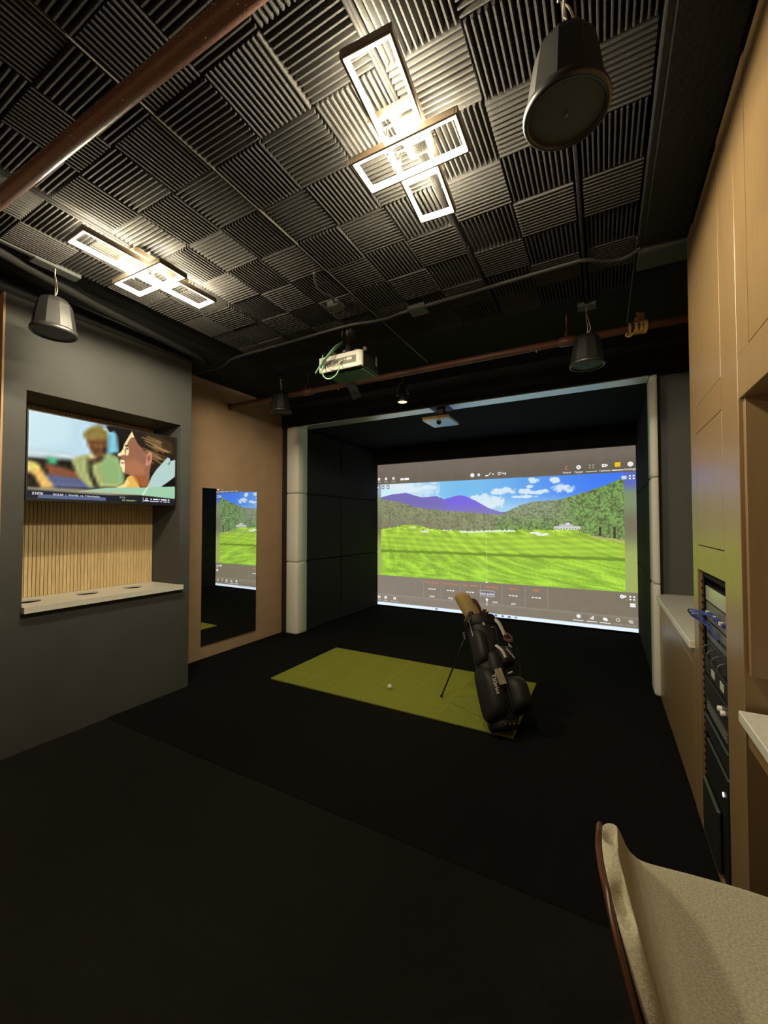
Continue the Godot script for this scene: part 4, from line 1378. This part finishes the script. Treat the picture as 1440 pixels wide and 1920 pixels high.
func build_projector() -> void:
	var t := thing("projector", "white projector with a port panel hung from the ceiling by a black pole", "projector", Vector3(-1.805, 2.70, -2.60))
	var st := begin()
	bx(st, Vector3(-0.195, 0, -0.27), Vector3(0.195, 0.12, 0.0), 0.008)
	obj("casing", st, M.dark_plastic, t)
	st = begin()
	bx(st, Vector3(-0.198, -0.002, -0.004), Vector3(0.190, 0.123, 0.012), 0.006)
	var back := obj("back_panel", st, M.white_plastic, t)
	st = begin()
	bx(st, Vector3(-0.16, 0.03, 0.0115), Vector3(0.155, 0.085, 0.0135), 0.001)
	obj("port_strip", st, M.port_grey, back)
	for q in [[-0.14, -0.11, 0.04, 0.07], [-0.10, -0.075, 0.045, 0.065], [-0.06, -0.01, 0.05, 0.075], [0.0, 0.03, 0.045, 0.06], [0.05, 0.06, 0.06, 0.07], [0.07, 0.12, 0.055, 0.075]]:
		st = begin()
		bx(st, Vector3(q[0], q[2], 0.013), Vector3(q[1], q[3], 0.016), 0.001)
		obj("port", st, M.black if q[0] < 0.05 else M.white_plastic, back)
	st = begin()
	bx(st, Vector3(0.192, -0.001, -0.02), Vector3(0.202, 0.118, 0.008), 0.003)
	obj("side_trim", st, M.white_plastic, t)
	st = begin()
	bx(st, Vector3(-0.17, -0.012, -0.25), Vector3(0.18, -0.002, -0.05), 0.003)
	obj("bottom_plate", st, M.green_dark, t)  # green light on the projector's underside, put into the plate's colour
	st = begin()
	for x in [-0.05, 0.05]:
		bx(st, Vector3(x - 0.012, 0.12, -0.15), Vector3(x + 0.012, 0.137, 0.02), 0.002)
	bx(st, Vector3(-0.09, 0.135, -0.10), Vector3(0.12, 0.148, -0.04), 0.003)
	for x in [-0.08, 0.13, 0.21]:
		bx(st, Vector3(x - 0.01, 0.115, -0.04), Vector3(x + 0.014, 0.145, -0.015), 0.003)
	bx(st, Vector3(0.215, 0.045, -0.20), Vector3(0.222, 0.125, -0.18), 0.002)
	obj("mount_bracket", st, M.rack_grey, t)
	st = soft()
	lathe(st, [[0.026, 0.14], [0.026, 0.20], [0.021, 0.205], [0.021, 0.36], [0.05, 0.365], [0.05, 0.38], [0.0, 0.381]], 20, Transform3D(Basis.IDENTITY, Vector3(0.03, 0, -0.07)))
	obj("pole", st, M.conduit, t)
	for x in [-0.01, 0.07]:
		st = begin()
		bx(st, Vector3(x - 0.006, 0.28, -0.10), Vector3(x + 0.006, 0.375, -0.04), 0.002)
		obj("pole_brace", st, M.conduit, t)
	# cables
	var z := 0.035
	var loop := wire([Vector3(-0.14, 0.05, z - 0.02), Vector3(-0.135, 0.0, z + 0.02), Vector3(-0.105, -0.06, z + 0.03), Vector3(-0.055, -0.085, z + 0.03), Vector3(0.0, -0.06, z + 0.02), Vector3(0.025, 0.0, z + 0.01), Vector3(0.005, 0.06, z - 0.02)], 0.0045, M.green_cable, "cable", self)
	loop.position = t.position
	tag(loop, "pale green cable hanging in a loop below the white projector", "cable")
	var run := wire([Vector3(-0.215, -0.005, z), Vector3(-0.15, 0.045, z + 0.02), Vector3(-0.09, 0.10, z + 0.02), Vector3(-0.03, 0.17, z), Vector3(0.0, 0.24, -0.04)], 0.005, M.green_cable, "cable", self)
	run.position = t.position
	tag(run, "pale green cable running up across the projector to its pole", "cable")
	var run2 := wire([Vector3(-0.16, 0.03, z), Vector3(-0.12, 0.065, z + 0.024), Vector3(-0.07, 0.095, z + 0.028), Vector3(-0.03, 0.15, z), Vector3(0.005, 0.22, -0.03)], 0.0075, M.green_dark, "cable", self)
	run2.position = t.position
	tag(run2, "thick dark green cable bundle across the projector ports", "cable")
	var tail := wire([Vector3(-0.15, 0.055, z), Vector3(-0.143, 0.09, z + 0.01), Vector3(-0.132, 0.125, z + 0.01)], 0.004, M.green_cable, "cable", self)
	tail.position = t.position
	tag(tail, "short pale green cable end standing up at the projector", "cable")
	var wl := wire([Vector3(-0.12, 0.045, z - 0.02), Vector3(-0.09, 0.012, z + 0.005), Vector3(-0.03, 0.008, z + 0.01), Vector3(0.01, 0.035, z), Vector3(0.04, 0.065, z - 0.02)], 0.004, M.wire_white, "cable", self)
	wl.position = t.position
	tag(wl, "white cable curving across the projector ports", "cable")

func build_monitor() -> void:
	# ceiling launch monitor in front of the header
	var t := thing("launch_monitor", "white flat launch monitor box with a dark camera dome under the header", "launch monitor", Vector3(-1.63, 2.64, -4.37))
	var st := begin()
	bx(st, Vector3(-0.155, 0, -0.18), Vector3(0.155, 0.035, 0.18), 0.006)
	obj("casing", st, M.white_plastic, t)
	st = begin()
	bx(st, Vector3(-0.16, 0.016, 0.17), Vector3(0.16, 0.042, 0.186), 0.004)
	obj("front_edge", st, M.tan_leather, t)
	st = soft()
	lathe(st, [[0.0, -0.032], [0.018, -0.026], [0.027, -0.008], [0.028, 0.004]], 18, Transform3D(Basis.IDENTITY, Vector3(0, 0, 0.07)))
	obj("camera_dome", st, M.black, t)
	st = begin()
	bx(st, Vector3(-0.07, 0.035, -0.06), Vector3(0.07, 0.06, 0.12), 0.004)
	bx(st, Vector3(-0.035, 0.05, -0.02), Vector3(0.05, 0.16, 0.06), 0.004)
	bx(st, Vector3(-0.12, 0.05, 0.10), Vector3(0.10, 0.07, 0.13), 0.004)
	bx(st, Vector3(-0.09, 0.148, -0.07), Vector3(0.13, 0.162, 0.15), 0.003)
	obj("mount_bracket", st, M.black, t)

# ------------------------------------------------------------------ floor things
func build_floor_things() -> void:
	var st := begin()
	bx(st, Vector3(-2.82, 0.0035, -4.0), Vector3(-0.57, 0.018, -2.92), 0.003)
	tag(obj("hitting_mat", st, M.turf), "green artificial turf hitting mat on the black carpet", "mat")
	st = soft()
	var prof: Array = []
	for k in 13:
		var a := -PI / 2 + PI * k / 12.0
		prof.append([0.0213 * cos(a), 0.0213 * sin(a)])
	lathe(st, prof, 24)
	var b := obj("golf_ball", st, M.ball)
	b.position = Vector3(-1.70, 0.039, -3.235)
	tag(b, "white golf ball on the green turf mat", "golf ball")
	build_bag()

func pocket(st: SurfaceTool, x0: float, x1: float, y0: float, y1: float, zb: float, zf: float, round_ := 0.3) -> void:
	# a stuffed fabric pocket: a rounded cushion from plane zb out to zf
	var nx := 10
	var ny := 12
	var g: Array = []
	for j in ny + 1:
		var row: Array = []
		for i in nx + 1:
			var u := -1.0 + 2.0 * i / nx
			var v := -1.0 + 2.0 * j / ny
			var d := pow(pow(absf(u), 4.0) + pow(absf(v), 4.0), 0.25)
			var lift := pow(maxf(0.0, 1.0 - pow(minf(d, 1.0), 4.0)), 0.5)
			var su := u
			var sv := v
			if d > 1.0:
				su = u / d
				sv = v / d
			var x := lerpf(x0, x1, (su + 1) / 2)
			var y := lerpf(y0, y1, (sv + 1) / 2)
			row.append(Vector3(x, y, lerpf(zb, zf, lift) - round_ * 0.05 * u * u))
		g.append(row)
	for j in ny:
		for i in nx:
			quad(st, g[j][i], g[j][i + 1], g[j + 1][i + 1], g[j + 1][i], Vector3(0, 0, 1))

func ellipse_ring(c: Vector3, rx: float, rz: float, n := 24, squareness := 2.4) -> Array:
	var r: Array[Vector3] = []
	for k in n:
		var a := TAU * k / n
		var ca := cos(a)
		var sa := sin(a)
		r.append(c + Vector3(signf(ca) * pow(absf(ca), 2.0 / squareness) * rx, 0, signf(sa) * pow(absf(sa), 2.0 / squareness) * rz))
	return r

func bag_frame() -> Transform3D:
	var base := Vector3(-0.628, 0.048, -2.925)
	var lean := Vector3(-0.62, 0, -0.785).normalized()
	var y := (lean * 0.66 + Vector3.UP).normalized()
	var z := (-lean - y * (-lean).dot(y)).normalized()
	z = z.rotated(y, 0.22)
	y *= 1.0
	z *= 1.0
	return Transform3D(Basis(y.cross(z).normalized(), y, z), base)

func lettering(parent: Node, text: String, at: Transform3D, height: float, m: Material) -> void:
	var f := SystemFont.new()
	f.font_names = PackedStringArray(["Droid Serif"])
	f.font_weight = 700
	var tm := TextMesh.new()
	tm.text = text
	tm.font = f
	tm.font_size = 32
	tm.pixel_size = height / 32.0
	tm.depth = 0.002
	tm.curve_step = 2.0
	var o := put("lettering", tm, m, parent)
	o.transform = at

func build_bag() -> void:
	var F := bag_frame()
	var t := thing("golf_bag", "black golf stand bag with white lettering leaning on the hitting mat", "golf bag", Vector3.ZERO)
	t.transform = F
	var L := 0.80
	var st := soft()
	var rs: Array = []
	for q in [[0.03, 0.098, 0.088], [0.06, 0.108, 0.10], [0.16, 0.116, 0.105], [0.30, 0.113, 0.100], [0.45, 0.108, 0.094], [0.60, 0.108, 0.094], [0.72, 0.115, 0.10], [0.76, 0.118, 0.104]]:
		rs.append(ellipse_ring(Vector3(0.004 * sin(q[0] * 9.0), q[0], 0), q[1], q[2]))
	rings(st, rs, true, false)
	obj("body", st, M.bag, t)
	st = soft()
	rs = []
	for q in [[0.735, 0.121, 0.107], [0.745, 0.126, 0.112], [0.80, 0.127, 0.113], [0.812, 0.122, 0.108], [0.806, 0.108, 0.094], [0.70, 0.104, 0.09]]:
		rs.append(ellipse_ring(Vector3(0, q[0], 0), q[1], q[2]))
	rings(st, rs, false, true)
	var cuff := obj("cuff", st, M.bag_dark, t)
	st = begin()
	bx(st, Vector3(-0.105, 0.790, -0.006), Vector3(0.105, 0.806, 0.006), 0.002)
	bx(st, Vector3(-0.006, 0.790, -0.09), Vector3(0.006, 0.806, 0.09), 0.002)
	obj("divider", st, M.bag_dark, cuff)
	# base with its feet plate
	st = soft()
	rs = []
	for q in [[0.0, 0.096, 0.084], [0.012, 0.104, 0.094], [0.045, 0.110, 0.100], [0.062, 0.104, 0.096]]:
		rs.append(ellipse_ring(Vector3(0, q[0], 0), q[1], q[2]))
	rings(st, rs)
	var foot := obj("base", st, M.black, t)
	for k in 4:
		st = soft()
		lathe(st, [[0.007, 0.0], [0.007, 0.004], [0.0, 0.006]], 10, Transform3D(Basis(Vector3(1, 0, 0), Vector3(0, 0, 1), Vector3(0, -1, 0)), Vector3(-0.055 + k * 0.037, 0.028, 0.096)))
		obj("rivet", st, M.chrome, foot)
	# pockets
	st = soft()
	pocket(st, -0.165, 0.0, 0.045, 0.42, 0.02, 0.155)
	var side_pocket := obj("apparel_pocket", st, M.bag, t)
	st = soft()
	pocket(st, -0.005, 0.175, 0.075, 0.345, 0.02, 0.215)
	var ball_pocket := obj("ball_pocket", st, M.bag, t)
	st = soft()
	pocket(st, 0.005, 0.16, 0.395, 0.565, 0.02, 0.16)
	var valuables := obj("valuables_pocket", st, M.bag_dark, t)
	st = soft()
	pocket(st, -0.075, 0.055, 0.335, 0.53, 0.06, 0.135)
	obj("accessory_pocket", st, M.bag, t)
	st = soft()
	pocket(st, -0.135, -0.02, 0.43, 0.71, 0.02, 0.108)
	obj("front_panel", st, M.bag, t)
	# zips
	st = soft()
	tube(st, smooth_path([Vector3(0.0, 0.33, 0.15), Vector3(-0.012, 0.24, 0.16), Vector3(-0.010, 0.14, 0.15), Vector3(0.01, 0.085, 0.13)], 6), 0.004, 6)
	obj("zip", st, M.black_matte, ball_pocket)
	# label and lettering
	st = begin()
	bx(st, Vector3(-0.03, -0.055, 0), Vector3(0.03, 0.055, 0.002), 0.001, Transform3D(Basis.from_euler(Vector3(-0.08, -0.1, 0.1)), Vector3(-0.045, 0.325, 0.155)))
	obj("label_patch", st, M.label_gold, side_pocket)
	lettering(side_pocket, "Titleist", Transform3D(Basis.from_euler(Vector3(0, -0.30, 0)) * Basis(Vector3(0, -1, 0), Vector3(1, 0.22, 0).normalized(), Vector3(0, 0, 1)), Vector3(-0.100, 0.275, 0.154)), 0.037, M.white_cloth)
	lettering(valuables, "Titleist", Transform3D(Basis.from_euler(Vector3(-0.1, 0.15, 0)) * Basis(Vector3(0.62, -0.78, 0), Vector3(0.78, 0.62, 0), Vector3(0, 0, 1)), Vector3(0.085, 0.485, 0.168)), 0.026, M.white_cloth)
	st = begin()
	bx(st, Vector3(-0.012, -0.004, 0), Vector3(0.012, 0.004, 0.002), 0.0005, Transform3D(Basis.IDENTITY, Vector3(0.03, 0.70, 0.107)))
	obj("red_tag", st, M.red_tag, t)
	st = begin()
	for k in 3:
		bx(st, Vector3(-0.015, -0.0025, 0), Vector3(0.015, 0.0025, 0.002), 0.0005, Transform3D(Basis.from_euler(Vector3(0, 0, 1.05 * k + 0.4)), Vector3(-0.045, 0.725, 0.106)))
	obj("emblem", st, M.white_cloth, t)
	# straps
	st = soft()
	strap(st, [Vector3(0.075, 0.785, 0.085), Vector3(0.105, 0.74, 0.10), Vector3(0.12, 0.68, 0.105), Vector3(0.125, 0.63, 0.11)], 0.022)
	obj("strap_pad", st, M.white_cloth, t)
	st = soft()
	strap(st, [Vector3(0.125, 0.635, 0.11), Vector3(0.145, 0.58, 0.13), Vector3(0.185, 0.55, 0.12), Vector3(0.205, 0.49, 0.11), Vector3(0.21, 0.42, 0.10), Vector3(0.195, 0.34, 0.09), Vector3(0.15, 0.26, 0.09)], 0.022)
	obj("strap", st, M.bag_dark, t)
	st = soft()
	strap(st, [Vector3(0.125, 0.635, 0.112), Vector3(0.10, 0.60, 0.13), Vector3(0.14, 0.585, 0.15), Vector3(0.165, 0.62, 0.13), Vector3(0.155, 0.66, 0.10)], 0.016)
	obj("strap", st, M.maroon, t)
	st = soft()
	strap(st, [Vector3(0.005, 0.555, 0.125), Vector3(0.03, 0.51, 0.15), Vector3(0.045, 0.455, 0.155)], 0.016)
	obj("strap_pad", st, M.white_cloth, t)
	st = begin()
	bx(st, Vector3(-0.02, -0.013, 0), Vector3(0.02, 0.013, 0.003), 0.001, Transform3D(Basis.from_euler(Vector3(0, 0.3, -0.2)), Vector3(0.135, 0.555, 0.125)))
	obj("strap_tab", st, M.white_cloth, t)
	st = begin()
	bx(st, Vector3(-0.022, -0.005, 0), Vector3(0.022, 0.005, 0.004), 0.001, Transform3D(Basis.from_euler(Vector3(0, 0, 0.3)), Vector3(0.04, 0.348, 0.165)))
	obj("zip_pull", st, M.white_cloth, t)
	# legs: from the collar down to the mat
	var inv := F.affine_inverse()
	for f in [[Vector3(-1.235, 0.024, -3.295), -0.09], [Vector3(-0.90, 0.024, -3.66), 0.07]]:
		var st2 := soft()
		var top := Vector3(f[1], 0.70, -0.095)
		var end: Vector3 = inv * f[0]
		tube(st2, [top, top.lerp(end, 0.5), end], [0.008, 0.007, 0.006], 10)
		var leg := obj("leg", st2, M.black, t)
		st2 = soft()
		tube(st2, [end + Vector3(0, 0.012, 0), end, inv * (f[0] - Vector3(0, 0.004, 0))], [0.009, 0.011, 0.009], 10)
		obj("rubber_foot", st2, M.black_matte, leg)
	st = begin()
	bx(st, Vector3(-0.11, 0.66, -0.125), Vector3(0.09, 0.73, -0.095), 0.006)
	obj("leg_bracket", st, M.black, t)
	# clubs: things held in the bag
	var club := thing("golf_club", "golf club under a tan fleece head cover, tallest in the bag", "golf club", Vector3.ZERO)
	club.transform = F
	st = soft()
	tube(st, [Vector3(-0.05, 0.45, 0.0), Vector3(-0.05, 0.86, 0.0)], 0.006, 8)
	obj("shaft", st, M.steel, club)
	st = soft()
	rs = []
	for q in [[0.765, 0.038, 0.0], [0.79, 0.047, -0.008], [0.83, 0.056, -0.020], [0.88, 0.061, -0.036], [0.93, 0.063, -0.052], [0.955, 0.064, -0.062], [0.980, 0.060, -0.070], [0.997, 0.048, -0.076], [1.005, 0.020, -0.078]]:
		rs.append(ellipse_ring(Vector3(-0.045 + q[2], q[0] - (q[2] * 0.15), 0.0), q[1], q[1] * 0.75, 20, 2.8))
	rings(st, rs)
	obj("head_cover", st, M.tan_fleece, club)
	st = soft()
	lathe(st, [[0.0, 0.0], [0.02, 0.002], [0.028, 0.02], [0.022, 0.045], [0.0, 0.05]], 14, Transform3D(Basis.IDENTITY, Vector3(-0.088, 0.80, 0.03)))
	obj("cover_cuff", st, M.bag_dark, club)
	club = thing("golf_club", "golf club under a maroon head cover beside the tan one", "golf club", Vector3.ZERO)
	club.transform = F
	st = soft()
	tube(st, [Vector3(0.02, 0.45, -0.02), Vector3(0.02, 0.86, -0.02)], 0.006, 8)
	obj("shaft", st, M.steel, club)
	st = soft()
	rs = []
	for q in [[0.83, 0.022, 0.012], [0.87, 0.032, 0.006], [0.92, 0.037, -0.006], [0.965, 0.032, -0.016], [0.985, 0.020, -0.022]]:
		rs.append(ellipse_ring(Vector3(0.02 + q[2], q[0], -0.02), q[1], q[1] * 0.6, 16, 3.0))
	rings(st, rs)
	obj("head_cover", st, M.maroon, club)
	st = soft()
	tube(st, [Vector3(0.012, 0.79, 0.01), Vector3(0.0, 0.86, 0.005), Vector3(-0.015, 0.93, 0.0)], [0.014, 0.013, 0.008], 10)
	obj("cover_neck", st, M.tan_leather, club)
	var irons := [[-0.135, 0.05, 0.775, "silver iron head over the cuff beneath the tan head cover"], [0.055, 0.03, 0.83, "dark iron head beside the white strap in the bag"], [0.085, -0.02, 0.84, "grey iron head at the bag's strap-side rim"], [0.03, 0.06, 0.82, "small steel iron head at the middle of the bag's rim"]]
	for k in irons.size():
		var q: Array = irons[k]
		club = thing("golf_club", q[3], "golf club", Vector3.ZERO, "irons in the bag")
		club.transform = F
		st = soft()
		tube(st, [Vector3(q[0] * 0.8, 0.45, q[1] * 0.8), Vector3(q[0], q[2] + 0.01, q[1])], 0.005, 8)
		obj("shaft", st, M.steel, club)
		st = begin()
		var xf := Transform3D(Basis.from_euler(Vector3(0.3, -0.5 + k * 0.7, 0.9 if k == 0 else -0.5)), Vector3(q[0], q[2] + 0.012, q[1]))
		bx(st, Vector3(-0.040, -0.018, -0.006), Vector3(0.024, 0.020, 0.007), 0.005, xf)
		bx(st, Vector3(-0.030, -0.022, -0.009), Vector3(0.018, -0.010, 0.010), 0.004, xf)
		obj("club_head", st, [M.chrome, M.rack_dark, M.rack_grey, M.steel][k], club)

func strap(st: SurfaceTool, pts: Array, half: float) -> void:
	# a flat padded band along points
	var path := smooth_path(pts, 6)
	var rs: Array = []
	for i in path.size():
		var d: Vector3 = (path[mini(i + 1, path.size() - 1)] - path[maxi(i - 1, 0)]).normalized()
		var n := (Vector3(0.25, 0, 1) - d * d.dot(Vector3(0.25, 0, 1))).normalized()
		var w := d.cross(n)
		var r: Array[Vector3] = []
		for k in 10:
			var a := TAU * k / 10.0
			r.append(path[i] + w * cos(a) * half + n * sin(a) * 0.006)
		rs.append(r)
	rings(st, rs)

# ------------------------------------------------------------------ chair in the foreground
func chair_point(u: float, v: float) -> Vector3:
	# the shell's sheet: u from the top of the back to the front of the seat, v across
	var prof := [[0.0, -0.022, 0.832, 0.070], [0.05, -0.017, 0.815, 0.136], [0.12, -0.008, 0.788, 0.172], [0.20, 0.004, 0.752, 0.200], [0.28, 0.019, 0.715, 0.217], [0.36, 0.044, 0.680, 0.228], [0.44, 0.088, 0.655, 0.235], [0.58, 0.19, 0.645, 0.243], [0.74, 0.31, 0.643, 0.240], [0.88, 0.40, 0.643, 0.222], [0.96, 0.435, 0.634, 0.19], [1.0, 0.450, 0.622, 0.14]]
	var at := u * (prof.size() - 1)
	var i := clampi(int(at), 0, prof.size() - 2)
	var p0: Array = prof[maxi(i - 1, 0)]
	var p1: Array = prof[i]
	var p2: Array = prof[i + 1]
	var p3: Array = prof[mini(i + 2, prof.size() - 1)]
	var f: float = at - i
	var x := cubic_interpolate(p1[1], p2[1], p0[1], p3[1], f)
	var y := cubic_interpolate(p1[2], p2[2], p0[2], p3[2], f)
	var w := cubic_interpolate(p1[3], p2[3], p0[3], p3[3], f)
	var back := smoothstep(0.62, 0.2, u)
	var seat := smoothstep(0.5, 0.7, u)
	x += back * 0.008 * pow(absf(v), 2.0)
	y += seat * 0.010 * pow(absf(v), 2.5) - back * 0.006 * v * v
	return Vector3(x, y, v * w)

func chair_skin(t0: float, t1: float, grow: float) -> SurfaceTool:
	# closed sheet between offsets t0 (below) and t1 (above) with a rounded rim
	var st := soft()
	var nu := 88
	var nv := 36
	var top: Array = []
	var bot: Array = []
	for i in nu + 1:
		var a: Array = []
		var b: Array = []
		for j in nv + 1:
			var uw := -1.0 + 2.0 * i / nu
			var u := 0.5 + 0.5 * signf(uw) * (1.0 - pow(1.0 - absf(uw), 1.35))
			var w := -1.0 + 2.0 * j / nv
			var v := signf(w) * (1.0 - pow(1.0 - absf(w), 1.7))
			var e := 0.004
			var p := chair_point(u, v)
			var du := chair_point(minf(u + e, 1.0), v) - chair_point(maxf(u - e, 0.0), v)
			var dv := chair_point(u, minf(v + e, 1.0)) - chair_point(u, maxf(v - e, -1.0))
			var n := dv.cross(du).normalized()
			var rv := maxf(0.0, (absf(v) - 0.86) / 0.14)
			var ru := maxf(0.0, (0.035 - u) / 0.035) if u < 0.5 else maxf(0.0, (u - 0.965) / 0.035)
			var thin := sqrt(maxf(0.0, 1.0 - minf(1.0, rv * rv + ru * ru)))
			var g := p + dv.normalized() * v * grow
			a.append(g + n * lerpf((t0 + t1) / 2, t1, thin))
			b.append(g + n * lerpf((t0 + t1) / 2, t0, thin))
		top.append(a)
		bot.append(b)
	for i in nu:
		for j in nv:
			# one winding for the whole sheet, so that the rim's normals agree
			for k in [[0, 0], [1, 0], [1, 1], [0, 0], [1, 1], [0, 1]]:
				st.add_vertex(top[i + k[1]][j + k[0]])
			for k in [[0, 0], [1, 1], [1, 0], [0, 0], [0, 1], [1, 1]]:
				st.add_vertex(bot[i + k[1]][j + k[0]])
	return st

func build_chair() -> void:
	var t := thing("bar_chair", "upholstered beige bar chair with a walnut outer shell by the counter", "chair", Vector3(0.008, -0.010, -0.957))
	t.rotation.y = 0.10
	obj("seat_pad", chair_skin(0.002, 0.032, 0.0), M.fabric, t)
	obj("wooden_shell", chair_skin(-0.011, 0.001, 0.003), M.walnut, t)
	for sx in [0, 1]:
		for sz in [-1.0, 1.0]:
			var st := soft()
			tube(st, [Vector3(0.12 + sx * 0.22, 0.632, sz * 0.14), Vector3(0.04 + sx * 0.38, 0.0105, sz * 0.21)], [0.019, 0.012], 14)
			obj("leg", st, M.walnut, t)
	var st := soft()
	for s in [-1.0, 1.0]:
		tube(st, [Vector3(0.07, 0.22, s * 0.186), Vector3(0.385, 0.22, s * 0.186)], 0.009, 10)
	tube(st, [Vector3(0.385, 0.22, -0.186), Vector3(0.385, 0.22, 0.186)], 0.009, 10)
	tube(st, [Vector3(0.07, 0.22, -0.186), Vector3(0.07, 0.22, 0.186)], 0.009, 10)
	obj("footrest", st, M.walnut, t)
